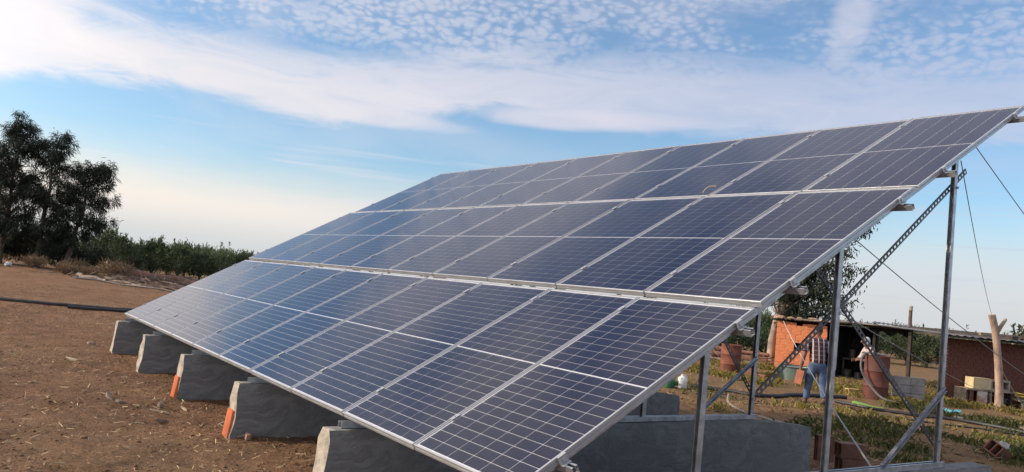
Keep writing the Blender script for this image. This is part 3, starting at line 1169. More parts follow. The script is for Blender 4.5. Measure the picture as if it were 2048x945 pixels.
drum((-1.9, 16.75, gz(-1.9, 16.75)), 0.29, 0.86, RUST, 'rusty orange brown drum standing left of the steel posts')
d2 = drum((2.40, 17.05, gz(2.40, 17.05) - 0.03), 0.295, 1.14, RUST2, 'maroon rusted drum with a hose end on top, beside the bending person')
mb = MB()
zt = d2.location.z + 1.20
mb.lathe((2.34, 16.98, zt - 0.03), [(0.0, 0.035), (0.25, 0.03), (0.30, 0.012), (0.285, 0.0), (0.0, 0.0)], 24)
o = mb.build('drum_lid', mat('grey_lid', (0.16, 0.15, 0.145), rough=0.5, metal=0.4, var=0.4), None, True)
tag(o, 'grey dished lid lying on top of the maroon drum', 'lid')

# ------------------------------------------------------------------ small yard things
def blob_mesh(size, seed, sub=2, rough_=0.22):
    r_ = random.Random(seed)
    bm = bmesh.new()
    bmesh.ops.create_icosphere(bm, subdivisions=sub, radius=0.5)
    for v in bm.verts:
        v.co *= 1 + rough_ * r_.uniform(-1, 1)
        v.co.x *= size[0]
        v.co.y *= size[1]
        v.co.z *= size[2]
    vs = [v.co.copy() for v in bm.verts]
    fs = [[v.index for v in f.verts] for f in bm.faces]
    bm.free()
    return vs, fs


# round plastic tub
t_ = thing('plastic_tub', (-0.75, 18.3, gz(-0.75, 18.3)), 'grey green round plastic tub beside the orange hut wall', 'tub')
mb = MB()
TUBM = mat('green_grey_plastic', (0.14, 0.19, 0.175), rough=0.45, var=0.15, scale=3)
mb.lathe(t_.location, [(0.0, 0.02), (0.40, 0.0), (0.50, 0.40), (0.48, 0.40), (0.39, 0.05), (0.0, 0.06)], 28)
mb.build('bowl', TUBM, t_, True)
mb = MB()
mb.lathe(t_.location, [(0.48, 0.39), (0.54, 0.395), (0.54, 0.42), (0.48, 0.425)], 28)
mb.build('rim', TUBM, t_, True)

# hollow bricks in the grass
def hollow_block(name, loc, size, rotz, m_, label, cat='brick', group=None, holes=(2, 2), tilt=(0, 0)):
    """block with open cells through its length (local x)"""
    root = thing(name, loc, label, cat, group)
    L, W, Hh = size
    ny, nz_ = holes
    mb = MB()
    th = 0.16 * min(W / ny, Hh / nz_)
    rot = (Matrix.Rotation(rotz, 3, 'Z') @ Matrix.Rotation(tilt[0], 3, 'X') @ Matrix.Rotation(tilt[1], 3, 'Y'))
    c0 = Vector(loc)

    def bb(c, s):
        mb.box(c0 + rot @ Vector(c), s, rot)
    for i in range(ny + 1):
        y = -W / 2 + th / 2 + (W - th) * i / ny
        bb((0, y, Hh / 2), (L, th, Hh))
    for j in range(nz_ + 1):
        zz = th / 2 + (Hh - th) * j / nz_
        for i in range(ny):
            ya = -W / 2 + th + (W - th) * i / ny
            yb = ya + (W - th) / ny - th
            bb((0, (ya + yb) / 2, zz), (L - 0.002, yb - ya, th))
    mb.build('block', m_, root)
    return root


hollow_block('hollow_brick', (-1.15, 16.55, gz(-1.15, 16.55)), (0.34, 0.20, 0.17), R(30), mat('brown_brick', (0.25, 0.10, 0.065), rough=0.9, var=0.3), 'brown hollow brick lying in grass right of the rusty drum', holes=(2, 1))
hollow_block('hollow_brick', (-0.9, 16.85, gz(-0.9, 16.85)), (0.34, 0.20, 0.14), R(10), MATS['brown_brick'], 'low brown brick behind another in the grass near the tub', holes=(2, 1))
# jerrycan and watering can
jc = thing('white_jerrycan', (1.2, 11.25, gz(1.2, 11.25)), 'white plastic jerrycan standing on the dirt behind the panel edge', 'jerrycan')
mb = MB()
WHITEP = mat('white_plastic', (0.72, 0.73, 0.72), rough=0.35, var=0.05)
L0 = jc.location
rz = Matrix.Rotation(R(55), 3, 'Z')
secs = [(0.0, 0.085, 0.075), (0.012, 0.10, 0.085), (0.20, 0.10, 0.085), (0.24, 0.085, 0.07), (0.27, 0.05, 0.045), (0.285, 0.028, 0.028)]
vs, fs = [], []
k = 12
for (zz, a, b) in secs:
    for q in range(k):
        an = 2 * math.pi * q / k
        e = 0.55
        cx, cy = math.cos(an), math.sin(an)
        vs.append(L0 + rz @ Vector((a * math.copysign(abs(cx) ** e, cx), b * math.copysign(abs(cy) ** e, cy), zz)))
for i in range(len(secs) - 1):
    for q in range(k):
        fs.append((i * k + q, i * k + (q + 1) % k, (i + 1) * k + (q + 1) % k, (i + 1) * k + q))
fs += [tuple(range(k))[::-1], tuple(range((len(secs) - 1) * k, len(secs) * k))]
mb.add(vs, fs)
mb.build('bottle', WHITEP, jc, True)
mb = MB()
mb.lathe(L0, [(0.03, 0.282), (0.03, 0.315), (0.0, 0.315)], 12)
mb.build('cap', WHITEP, jc)
mb = MB()
mb.tube([L0 + rz @ Vector(p) for p in ((0.02, 0, 0.27), (0.06, 0, 0.30), (0.10, 0, 0.27), (0.105, 0, 0.20))], 0.012, 8)
mb.build('handle', WHITEP, jc, True)
gc = thing('green_watering_can', (1.0, 11.05, gz(1.0, 11.05)), 'dark green plastic can half hidden behind the panel, beside the white jerrycan', 'can')
GREENP = mat('green_plastic', (0.018, 0.12, 0.045), rough=0.4, var=0.1)
L0 = gc.location
mb = MB()
mb.lathe(L0, [(0.0, 0.01), (0.12, 0.0), (0.13, 0.2), (0.11, 0.23), (0.05, 0.235), (0.0, 0.2)], 18)
mb.build('tank', GREENP, gc, True)
mb = MB()
mb.tube([L0 + Vector(p) for p in ((0.10, 0.05, 0.06), (0.18, 0.10, 0.15), (0.24, 0.14, 0.24))], [0.025, 0.02, 0.016], 8)
mb.build('spout', GREENP, gc, True)
mb = MB()
mb.tube([L0 + Vector(p) for p in ((-0.12, -0.02, 0.05), (-0.19, -0.04, 0.12), (-0.15, -0.02, 0.24), (-0.05, 0, 0.27), (0.03, 0, 0.24))], 0.013, 8)
mb.build('handle', GREENP, gc, True)
# grey block wall panel next to the drum
gw = thing('grey_block_panel', (2.55, 18.35, gz(2.55, 18.35)), 'low grey cement block panel right of the maroon drum', 'block')
mb = MB()
gd = Vector((0.58, 0.81, 0)).normalized()
gr = Matrix((gd, Vector((-gd.y, gd.x, 0)), Vector((0, 0, 1)))).transposed()
GREYB = mat('grey_block', (0.235, 0.215, 0.205), rough=0.95, var=0.25, scale=3, bump=0.012, bscale=14)
for (a0, a1) in ((-0.40, 0.02), (0.03, 0.40)):
    for zi in range(3):
        mb = MB()
        zc = -0.33 + 0.21 * zi
        mb.box(Vector((2.55, 18.35, zc + 0.1)) + gd * ((a0 + a1) / 2), (a1 - a0, 0.16 + rnd.uniform(-.008, .008), 0.2), gr)
        mb.build('block', GREYB, gw)
# yellow brick by the drum
hollow_block('yellow_brick', (1.75, 17.15, gz(1.75, 17.15)), (0.34, 0.22, 0.17), R(58), mat('yellow_brick', (0.42, 0.27, 0.11), rough=0.9, var=0.2), 'yellow sandy brick on the grass left of the maroon drum', holes=(1, 1))
# lime green plastic trough
lg = thing('lime_plastic_trough', (3.55, 14.65, gz(3.55, 14.65)), 'bright lime green plastic piece lying in the grass', 'plastic piece')
LIME = mat('lime_plastic', (0.36, 0.62, 0.12), rough=0.4)
mb = MB()
a, b = Vector((3.42, 14.35, gz(3.42, 14.35) + 0.13)), Vector((3.80, 14.72, gz(3.8, 14.72) + 0.05))
mb.prof(a, b, [(-0.05, 0.0), (-0.045, 0.0), (-0.04, 0.05), (0.04, 0.05), (0.045, 0.0), (0.05, 0.0), (0.045, 0.06), (-0.045, 0.06)], (0.7, -0.7, 0.2))
mb.build('trough', LIME, lg)
mb = MB()
mb.prof(b + Vector((-0.1, -0.04, -0.02)), b + Vector((0.03, 0.10, 0.0)), [(-0.06, -0.02), (0.06, -0.02), (0.05, 0.02), (-0.05, 0.02)], (0.7, -0.7, 0.2))
mb.build('end_piece', LIME, lg)
# blue scrap
vs, fs = [], []
for i in range(7):
    for j in range(4):
        vs.append((4.30 + 0.05 * i - 0.01 * j, 16.45 + 0.055 * i + 0.03 * j, gz(4.37, 16.6) + 0.05 + 0.035 * math.sin(i * 1.7 + j * 2.1) + 0.012 * j))
for i in range(6):
    for j in range(3):
        fs.append((i * 4 + j, (i + 1) * 4 + j, (i + 1) * 4 + j + 1, i * 4 + j + 1))
mb = MB()
mb.add(vs, fs)
mb.add([Vector(v) - Vector((0, 0, 0.02)) for v in vs], [f[::-1] for f in fs])
tag(mb.build('blue_plastic_rag', mat('turquoise_plastic', (0.10, 0.40, 0.48), rough=0.5, var=0.2, scale=9), None, True), 'crumpled turquoise plastic rag on the ground before the shed', 'rag')
# brick fragment in the weeds, cement stuck to it
bf = hollow_block('broken_brick', (7.72, 11.0, gz(7.72, 11.0) + 0.06), (0.30, 0.24, 0.20), R(75), mat('maroon_brick', (0.16, 0.07, 0.05), rough=0.92, var=0.35, scale=8), 'tipped broken brown brick with cement stuck on it in the weeds', tilt=(R(24), R(30)), holes=(2, 1))
vs, fs = blob_mesh((0.16, 0.12, 0.13), 5)
mb = MB()
mb.add([Vector((7.80, 11.16, gz(7.7, 11.0) + 0.23)) + v for v in vs], fs)
mb.build('cement_lump', mat('pale_cement', (0.38, 0.37, 0.36), rough=0.9, var=0.2), bf)
# stacked bricks by the middle post
stack_lab = ['upper reddish brown brick stacked beside the middle steel post', 'lower reddish brown brick stacked beside the middle steel post', 'reddish brown brick standing just left of the middle steel post']
for i, (x, y, z) in enumerate(((8.02, 6.55, -0.03), (8.04, 6.56, -0.20), (7.86, 6.28, -0.10))):
    hollow_block('stacked_brick', (x, y, z), (0.30, 0.20, 0.165) if i < 2 else (0.2, 0.1, 0.3), R(58), mat('post_brick', (0.17, 0.082, 0.056), rough=0.92, var=0.25, scale=7), stack_lab[i], holes=(2, 1), group=None)

# things against the red shed
bx = thing('cream_box', sp(0.72, -0.25, 0.12), 'cream box standing on an old cabinet against the red brick shed', 'box')
mb = MB()
sbox(mb, 0.46, 1.0, -0.42, -0.1, 0.12, 0.41)
mb.build('carton', mat('cream_card', (0.55, 0.44, 0.25), rough=0.8, var=0.1), bx)
for i, s in enumerate((1.02, 1.32)):
    hollow_block('cinder_block', sp(s + 0.14, -0.25, 0.12), (0.30, 0.28, 0.27), math.atan2(SE.y, SE.x) + R(90), mat('cinder', (0.27, 0.245, 0.215), rough=0.95, var=0.2, bump=0.008), ['grey hollow block beside the cream box, nearer it', 'grey hollow block near the log pole, right of its twin'][i], 'block', 'grey hollow blocks on the cabinet', holes=(1, 1))
cb = thing('old_cabinet', sp(0.7, -0.3, gz(3.0, 21.0)), 'broken rusty cabinet with peeling white front before the red shed', 'cabinet')
for (s0, s1, d0, d1, z0, z1, nm, mt_) in ((0.20, 0.26, -0.5, 0.0, -0.38, 0.11, 'side_panel', DARKWOOD), (1.55, 1.60, -0.5, 0.0, -0.38, 0.10, 'side_panel', DARKWOOD), (0.20, 1.62, -0.52, 0.0, 0.075, 0.115, 'top_board', WOOD), (0.92, 0.97, -0.5, 0.0, -0.38, 0.075, 'divider', WOOD), (0.265, 1.54, -0.04, -0.005, -0.38, 0.07, 'back_board', mat('rust_board', (0.14, 0.055, 0.035), rough=0.9, var=0.3))):
    mb = MB()
    sbox(mb, s0, s1, d0, d1, z0, z1)
    mb.build(nm, mt_, cb)
mb = MB()
sbox(mb, 0.52, 0.82, -0.515, -0.49, -0.36, 0.065)
mb.build('door', mat('peeling_white', (0.60, 0.56, 0.49), rough=0.7, col2=(0.32, 0.16, 0.10), scale=5, detail=3), cb)
mb = MB()
sbox(mb, 0.30, 0.40, -0.515, -0.49, -0.36, 0.065)
mb.build('door_strip', MATS['rust_board'], cb)
bk = thing('black_bucket', sp(1.28, -0.45, gz(3.2, 21.3)), 'small black bucket inside the old cabinet bay by the log pole', 'bucket')
mb = MB()
mb.lathe(bk.location, [(0.0, 0.01), (0.12, 0.0), (0.15, 0.26), (0.14, 0.26), (0.11, 0.03), (0.0, 0.03)], 18)
mb.build('pail', BLACKPLASTIC, bk, True)
mb = MB()
mb.tube([bk.location + Vector((0.15 * math.cos(a), 0.02, 0.25 - 0.08 * math.sin(a))) for a in [math.pi * q / 8 for q in range(9)]], 0.006, 6)
mb.build('bail', GALV, bk)
tb = thing('plank_table', sp(2.2, -0.35, gz(3.5, 22.0)), 'rough plank bench holding yellow rope beside the log pole', 'table')
for d in (-0.55, -0.36, -0.17):
    mb = MB()
    sbox(mb, 1.72, 3.2, d - 0.085, d + 0.085, -0.10 + d * 0.02, -0.065 + d * 0.02)
    mb.build('plank', WOOD, tb)
for s in (1.85, 3.0):
    for d in (-0.58, -0.14):
        mb = MB()
        sbox(mb, s - 0.035, s + 0.035, d - 0.035, d + 0.035, -0.42, -0.115)
        mb.build('leg', WOOD, tb)
mb = MB()
pts = []
for q in range(90):
    a = q * 0.55
    r = 0.16 + 0.06 * math.sin(q * 0.31)
    pts.append(sp(2.25 + 0.32 * math.sin(q * 0.13) + r * math.cos(a), -0.38 + 0.13 * math.sin(a), -0.045 + 0.0016 * q + 0.02 * math.sin(q * 0.9)))
mb.tube(pts, 0.014, 6)
tag(mb.build('yellow_rope', mat('yellow_rope', (0.56, 0.42, 0.06), rough=0.6), None, True), 'tangled coil of yellow rope on the plank bench', 'rope')


# ------------------------------------------------------------------ hoses, cables and wires
def line(name, pts, r, m_, label, cat, group=None, n=6):
    mb = MB()
    mb.tube(pts, r, n)
    return tag(mb.build(name, m_, None, True), label, cat, group)


def catmull(P, k=8):
    P = [Vector(p) for p in P]
    out = []
    for i in range(len(P) - 1):
        p0, p1, p2, p3 = P[max(0, i - 1)], P[i], P[i + 1], P[min(len(P) - 1, i + 2)]
        for q in range(k):
            t = q / k
            out.append(0.5 * ((2 * p1) + (p2 - p0) * t + (2 * p0 - 5 * p1 + 4 * p2 - p3) * t * t + (3 * p1 - p0 - 3 * p2 + p3) * t ** 3))
    out.append(P[-1])
    return out


def sag(a, b, s, n=24):
    a, b = Vector(a), Vector(b)
    return [a.lerp(b, i / n) - Vector((0, 0, s * 4 * (i / n) * (1 - i / n))) for i in range(n + 1)]


def on_ground(xy, dz, k=6):
    P = catmull([(x, y, 0) for x, y in xy], k)
    return [Vector((p.x, p.y, float(np.mean(ground_z(p.x + np.array([-.5, -.25, 0, .25, .5, 0, 0, 0, 0]), p.y + np.array([0, 0, 0, 0, 0, -.5, -.25, .25, .5])))) + dz)) for p in P]


line('irrigation_pipe', on_ground([(-9.95, -1.35), (-9.5, -0.7), (-9.15, -0.1), (-9.0, 0.6), (-8.9, 1.2), (-8.8, 2.2), (-8.6, 3.2)], 0.05), 0.042, BLACKPLASTIC, 'long black pipe curving over the brown earth at the far left', 'pipe')
line('irrigation_pipe', on_ground([(-8.55, 0.25), (-8.45, 0.8), (-8.4, 1.4), (-8.3, 2.2)], 0.045), 0.04, BLACKPLASTIC, 'short black pipe nearer the panel corner at the far left', 'pipe')
WIRE = mat('grey_wire', (0.30, 0.31, 0.33), rough=0.5, metal=0.3)
PALECABLE = mat('pale_cable', (0.50, 0.49, 0.46), rough=0.6)
line('overhead_wire', sag((10.12, 4.33, 2.96), (3.80, 19.90, 2.12), 0.10), 0.0042, WIRE, 'thin wire from the tallest steel post down to the log pole', 'wire')
line('overhead_wire', sag((10.05, 4.63, 3.20), (9.0, 10.2, 2.35), 0.02), 0.0042, WIRE, 'thin wire from under the top panel row going off to the right', 'wire')
line('guy_wire', sag((9.95, 3.05, 2.20), (9.05, 9.4, 0.9), 0.05), 0.0042, WIRE, 'wire slanting right across the sky behind the slotted brace', 'wire')
line('guy_wire', sag((10.06, 2.78, 1.62), (3.95, 19.9, 0.05), 0.05), 0.0042, WIRE, 'thin wire from the middle post down to the log pole foot', 'wire')
line('pale_cable', sag((-0.85, 17.65, 1.40), (11.05, 2.13, 0.42), 0.10, 40) + [Vector((11.15, 2.0, 0.02))], 0.0075, PALECABLE, 'pale cable slanting from beside the hut down to the nearest footing', 'cable')
line('tether_rope', sag((3.90, 20.25, 0.85), (5.0, 19.6, gz(5.0, 19.6)), 0.08), 0.010, mat('dark_rope', (0.05, 0.045, 0.04), rough=0.8), 'dark rope from the log pole slanting to the ground', 'rope')
HOSE = mat('grey_hose', (0.09, 0.09, 0.088), rough=0.5, var=0.2)
zt = d2.location.z
line('grey_hose', catmull([(2.46, 17.0, zt + 1.16), (2.30, 16.78, zt + 1.19), (2.22, 16.66, zt + 1.05), (2.26, 16.60, zt + 0.75), (2.48, 16.62, zt + 0.42), (2.9, 16.5, zt + 0.16), (3.5, 16.3, gz(3.5, 16.3) + 0.05), (4.2, 16.0, gz(4.2, 16) + 0.04), (5.2, 15.6, gz(5.2, 15.6) + 0.04)], 8), 0.028, HOSE, 'grey hose hanging in an arc from the maroon drum to the ground', 'hose', n=8)
line('black_hose', on_ground([(0.9, 11.9), (1.6, 12.3), (2.2, 12.55), (2.35, 13.1), (2.1, 14.0), (2.2, 14.9), (2.5, 15.6)], 0.04), 0.045, BLACKPLASTIC, 'thick black hose on the dirt between the jerrycan and the walking man', 'hose', n=8)
line('black_hose', on_ground([(2.9, 14.5), (3.7, 14.4), (4.5, 14.7), (5.2, 15.2), (6.0, 15.3), (6.9, 15.2), (7.8, 14.9), (8.6, 14.6), (9.6, 14.3)], 0.035), 0.036, BLACKPLASTIC, 'long black hose running through the grass to the right edge', 'hose', n=8)
line('black_hose', on_ground([(3.6, 13.9), (4.4, 13.6), (5.3, 13.9), (6.1, 14.6), (6.8, 14.9)], 0.025), 0.018, BLACKPLASTIC, 'thin black hose curving over the path in front of the grass', 'hose', n=8)
line('bare_conduit', catmull([(3.2, 10.35, gz(3.2, 10.35) + 0.22), (3.35, 10.2, gz(3.35, 10.2) + 0.09), (4.0, 9.9, gz(4.0, 9.9) + 0.03), (4.9, 9.7, gz(4.9, 9.7) + 0.03), (5.6, 9.55, gz(5.6, 9.55) + 0.03)], 8), 0.022, mat('tan_conduit', (0.27, 0.225, 0.185), rough=0.6), 'pale tan hose end lifting off the dirt behind the steel posts', 'hose', n=8)
# twig on the upper panels
p0 = on_plane(8.06, ROWV[2] + 0.03, 0.01)
line('dry_twig', catmull([p0, p0 + Vector((0.01, 0.02, 0.04)), p0 + Vector((0.04, 0.04, 0.07)), p0 + Vector((0.10, 0.07, 0.075))], 6), 0.004, mat('dry_twig', (0.45, 0.33, 0.19), rough=0.8), 'dry bent twig stuck between the top and middle panel rows', 'twig')


# ------------------------------------------------------------------ people
def skinned(name, verts, edges, radii, m_, parent, levels=2, root_i=0):
    """grow one continuous surface over a skeleton of edges and return it as a mesh object"""
    me = bpy.data.meshes.new(name)
    me.from_pydata([tuple(v) for v in verts], edges, [])
    o = bpy.data.objects.new(name, me)
    COL.objects.link(o)
    sk = o.modifiers.new('skin', 'SKIN')
    sk.use_smooth_shade = True
    sd = o.modifiers.new('sub', 'SUBSURF')
    sd.levels = levels
    sd.render_levels = levels
    sv = me.skin_vertices[0].data
    for i, r_ in enumerate(radii):
        if not hasattr(r_, '__len__'):
            r_ = (r_, r_)
        sv[i].radius = r_
        sv[i].use_root = (i == root_i)
    dg = bpy.context.evaluated_depsgraph_get()
    dg.update()
    new = bpy.data.meshes.new_from_object(o.evaluated_get(dg))
    bpy.data.objects.remove(o)
    new.materials.clear()
    new.materials.append(m_)
    new.polygons.foreach_set('use_smooth', [True] * len(new.polygons))
    ob = bpy.data.objects.new(name, new)
    COL.objects.link(ob)
    if parent is not None:
        ob.parent = parent
    return ob


class Skel:
    def __init__(self):
        self.v, self.e, self.r = [], [], []

    def pt(self, p, r, frm=None):
        self.v.append(p)
        self.r.append(r)
        if frm is not None:
            self.e.append((frm, len(self.v) - 1))
        return len(self.v) - 1

    def chain(self, frm, lst):
        for p, r in lst:
            frm = self.pt(p, r, frm)
        return frm


SKIN = mat('skin', (0.20, 0.095, 0.06), rough=0.6, var=0.1)
HAIR = mat('dark_hair', (0.012, 0.010, 0.009), rough=0.6)


def hand(sk, wrist_i, wrist, d, side, curl):
    """palm, four fingers and a thumb grown from the wrist; d = hand direction, side = thumb side, curl = palm direction"""
    w = Vector(wrist)
    d, side, curl = Vector(d), Vector(side), Vector(curl)
    palm = sk.pt(tuple(w + d * 0.055), (0.036, 0.017), wrist_i)
    for i, (off, ln) in enumerate(((0.028, 0.062), (0.009, 0.072), (-0.010, 0.067), (-0.029, 0.052))):
        b = w + d * 0.095 + side * off
        sk.chain(palm, [(tuple(b), 0.0095), (tuple(b + d * ln * 0.5 + curl * 0.016), 0.0085), (tuple(b + d * ln * 0.62 + curl * 0.045), 0.0075)])
    t = w + d * 0.035 + side * 0.040
    sk.chain(palm, [(tuple(t), 0.0105), (tuple(t + d * 0.035 + side * 0.012 + curl * 0.014), 0.0095), (tuple(t + d * 0.055 + side * 0.004 + curl * 0.034), 0.0085)])


def plaid():
    m = bpy.data.materials.new('plaid_cotton')
    m.use_nodes = True
    t = m.node_tree
    b = t.nodes['Principled BSDF']
    b.inputs['Roughness'].default_value = 0.9
    sep = N(t, 'ShaderNodeSeparateXYZ', ins={0: N(t, 'ShaderNodeTexCoord').outputs['Object']})

    def stripe(src, freq, width, ph=0.0):
        fr = M(t, 'FRACT', M(t, 'ADD', M(t, 'MULTIPLY', src, freq), ph))
        return M(t, 'LESS_THAN', fr, width)
    c = MIX(t, stripe(sep.outputs[2], 11.0, 0.5), (0.085, 0.030, 0.032), (0.060, 0.022, 0.026))
    c = MIX(t, M(t, 'MULTIPLY', stripe(sep.outputs[0], 10.0, 0.45, 0.35), 0.5), c, (0.030, 0.016, 0.022))
    c = MIX(t, M(t, 'MULTIPLY', stripe(sep.outputs[2], 11.0, 0.08, 0.3), 0.45), c, (0.45, 0.42, 0.42))
    c = MIX(t, M(t, 'MULTIPLY', stripe(sep.outputs[0], 10.0, 0.20, 0.25), 0.85), c, (0.58, 0.55, 0.55))
    t.links.new(c, b.inputs['Base Color'])
    return m


MAN = Vector((3.20, 13.24, gz(3.20, 13.24)))
man = thing('person', MAN, 'man in plaid shirt and jeans walking away, carrying a brick in his left hand', 'person')
man.scale = (1.14, 1.08, 1.02)
man.rotation_euler = (0, 0, math.atan2(0.811, 0.585))    # local x = his right, local y = ahead, away from the camera
# body: one continuous figure, local coordinates
s = Skel()
pel = s.pt((0, 0, 0.86), (0.13, 0.10))
sp1 = s.pt((0.0, 0.03, 1.02), (0.125, 0.095), pel)
ch_ = s.pt((0.01, 0.07, 1.20), (0.15, 0.105), sp1)
nk0 = s.pt((0.015, 0.10, 1.36), (0.085, 0.075), ch_)
nk = s.pt((0.02, 0.13, 1.43), 0.05, nk0)
hd = s.chain(nk, [((0.025, 0.15, 1.49), (0.060, 0.070)), ((0.025, 0.165, 1.56), (0.075, 0.092)), ((0.025, 0.16, 1.63), (0.070, 0.086)), ((0.025, 0.15, 1.675), (0.04, 0.05))])
# face details: nose, ears
s.chain(hd - 2, [((0.025, 0.255, 1.545), 0.018), ((0.025, 0.28, 1.53), 0.012)])
for q in (-1, 1):
    s.chain(hd - 2, [((0.025 + q * 0.078, 0.155, 1.55), 0.014), ((0.025 + q * 0.092, 0.145, 1.56), 0.012)])
# left arm, straight down with the brick
la = s.chain(nk0, [((-0.10, 0.085, 1.345), 0.062), ((-0.195, 0.06, 1.29), 0.056), ((-0.255, 0.02, 1.06), 0.044), ((-0.285, 0.03, 0.86), 0.036), ((-0.295, 0.05, 0.765), 0.027)])
hand(s, la, (-0.295, 0.05, 0.765), (0, 0.05, -1), (0, 1, 0.05), (-0.9, 0.1, -0.2))
ra = s.chain(nk0, [((0.13, 0.09, 1.345), 0.062), ((0.215, 0.08, 1.28), 0.056), ((0.265, 0.02, 1.05), 0.044), ((0.275, 0.12, 0.86), 0.036), ((0.272, 0.17, 0.785), 0.027)])
hand(s, ra, (0.272, 0.17, 0.785), (0, 0.35, -0.9), (-0.3, 0.85, 0.3), (-0.9, 0.0, -0.2))
for q, (kx, ky, kz, ax, ay, az_, fx, fy, fz) in ((-1, (-0.115, 0.09, 0.47, -0.14, 0.10, 0.085, -0.15, 0.25, 0.03)), (1, (0.105, -0.02, 0.46, 0.10, -0.20, 0.14, 0.10, -0.08, 0.04))):
    s.chain(pel, [((q * 0.085, 0.01, 0.80), 0.088), ((kx, ky, kz), 0.058), ((kx * .55 + ax * .45, ky * .55 + ay * .45, kz * .55 + az_ * .45 - 0.02), 0.052), ((ax, ay, az_), 0.037), ((fx, fy, fz), (0.036, 0.026))])
skinned('body', s.v, s.e, s.r, SKIN, man)
# shirt
s = Skel()
pel = s.pt((0, 0.0, 0.80), (0.180, 0.145))
c1 = s.pt((0.0, 0.025, 1.04), (0.160, 0.127), pel)
c2 = s.pt((0.01, 0.07, 1.20), (0.172, 0.125), c1)
c3 = s.pt((0.015, 0.095, 1.335), (0.115, 0.096), c2)
s.pt((0.018, 0.115, 1.40), (0.068, 0.068), c3)
s.chain(c3, [((-0.12, 0.085, 1.335), 0.078), ((-0.20, 0.058, 1.275), 0.073), ((-0.235, 0.035, 1.15), 0.066), ((-0.25, 0.022, 1.09), 0.060)])
s.chain(c3, [((0.15, 0.088, 1.335), 0.078), ((0.222, 0.075, 1.265), 0.073), ((0.25, 0.045, 1.14), 0.066), ((0.262, 0.025, 1.08), 0.060)])
skinned('shirt', s.v, s.e, s.r, plaid(), man)
JEANS = mat('blue_denim', (0.075, 0.115, 0.20), rough=0.9, var=0.3, scale=7, bump=0.004, bscale=25)
s = Skel()
pel = s.pt((0, 0.0, 0.97), (0.140, 0.112))
p2 = s.pt((0, 0.0, 0.83), (0.150, 0.120), pel)
s.chain(p2, [((-0.092, 0.015, 0.76), 0.105), ((-0.115, 0.085, 0.47), 0.080), ((-0.13, 0.095, 0.26), 0.068), ((-0.14, 0.10, 0.10), 0.060)])
s.chain(p2, [((0.092, 0.005, 0.76), 0.105), ((0.105, -0.02, 0.47), 0.080), ((0.103, -0.12, 0.29), 0.068), ((0.10, -0.19, 0.16), 0.060)])
skinned('jeans', s.v, s.e, s.r, JEANS, man)
s = Skel()
h0 = s.pt((0.025, 0.145, 1.66), (0.072, 0.085))
s.chain(h0, [((0.025, 0.115, 1.61), (0.078, 0.07)), ((0.025, 0.10, 1.545), (0.070, 0.05))])
skinned('hair', s.v, s.e, s.r, HAIR, man)
SHOE = mat('dark_shoe', (0.03, 0.027, 0.025), rough=0.7)
for nm, pts in (('shoe', [((-0.14, 0.055, 0.04), (0.045, 0.04)), ((-0.145, 0.15, 0.042), (0.047, 0.038)), ((-0.15, 0.26, 0.03), (0.044, 0.026))]), ('shoe', [((0.10, -0.245, 0.13), (0.043, 0.038)), ((0.10, -0.17, 0.085), (0.046, 0.036)), ((0.10, -0.08, 0.03), (0.043, 0.026))])):
    s = Skel()
    f0 = s.pt(*pts[0])
    s.chain(f0, pts[1:])
    skinned(nm, s.v, s.e, s.r, SHOE, man)
# the brick in his hand
cb_ = man.matrix_basis @ Vector((-0.305, 0.06, 0.56))
rt = Matrix.Rotation(man.rotation_euler.z, 3, 'Z')
br = thing('carried_brick', cb_, 'orange hollow brick carried in the walking man\'s left hand', 'brick')
mb = MB()
rb = rt @ Matrix.Rotation(R(10), 3, 'Y') @ Matrix.Rotation(R(-25), 3, 'Z')
for (c, sz) in (((0, 0, 0), (0.15, 0.012, 0.30)),):
    pass
CARB = mat('carried_brick', (0.47, 0.17, 0.10), rough=0.88, var=0.15)
for y in (-0.10, 0.0, 0.10):
    mb.box(cb_ + rb @ Vector((0, y, 0)), (0.15, 0.014, 0.30), rb)
for x in (-0.068, 0.0, 0.068):
    for y in (-0.05, 0.05):
        mb.box(cb_ + rb @ Vector((x, y, 0)), (0.013, 0.084, 0.298), rb)
mb.build('block', CARB, br)

# second person, stooping behind the maroon drum
P2 = Vector((2.02, 17.62, gz(2.02, 17.62)))
w2 = thing('person', P2, 'person in pale hooded top stooping over the maroon drum', 'person')
w2.rotation_euler = (0, 0, math.atan2(0.811, 0.585) + R(178))     # local x = own right, local y = ahead (left in the picture)
w2.rotation_euler = (0, 0, math.atan2(0.811, 0.585) + R(90))      # faces to the picture's left: local y = -camera right
PALE = mat('pale_pink_cloth', (0.50, 0.40, 0.37), rough=0.9, var=0.15, scale=9, bump=0.004)
HOODM = mat('pale_blue_hood', (0.46, 0.49, 0.54), rough=0.9, var=0.12, scale=9, bump=0.004)
s = Skel()
pel = s.pt((0, -0.08, 0.84), (0.13, 0.11))
c1 = s.pt((0, 0.02, 1.00), (0.12, 0.10), pel)
c2 = s.pt((0, 0.13, 1.15), (0.14, 0.10), c1)
n0 = s.pt((0, 0.21, 1.26), (0.08, 0.075), c2)
n1 = s.pt((0, 0.245, 1.31), 0.05, n0)
hd = s.chain(n1, [((0, 0.275, 1.36), (0.055, 0.065)), ((0, 0.30, 1.42), (0.07, 0.085)), ((0, 0.29, 1.49), (0.066, 0.08)), ((0, 0.28, 1.53), (0.04, 0.05))])
s.chain(hd - 2, [((0, 0.385, 1.405), 0.017), ((0, 0.41, 1.385), 0.012)])
l_ = s.chain(n0, [((-0.12, 0.19, 1.235), 0.06), ((-0.20, 0.19, 1.17), 0.055), ((-0.24, 0.20, 0.98), 0.044), ((-0.16, 0.34, 0.93), 0.036), ((-0.10, 0.42, 0.93), 0.027)])
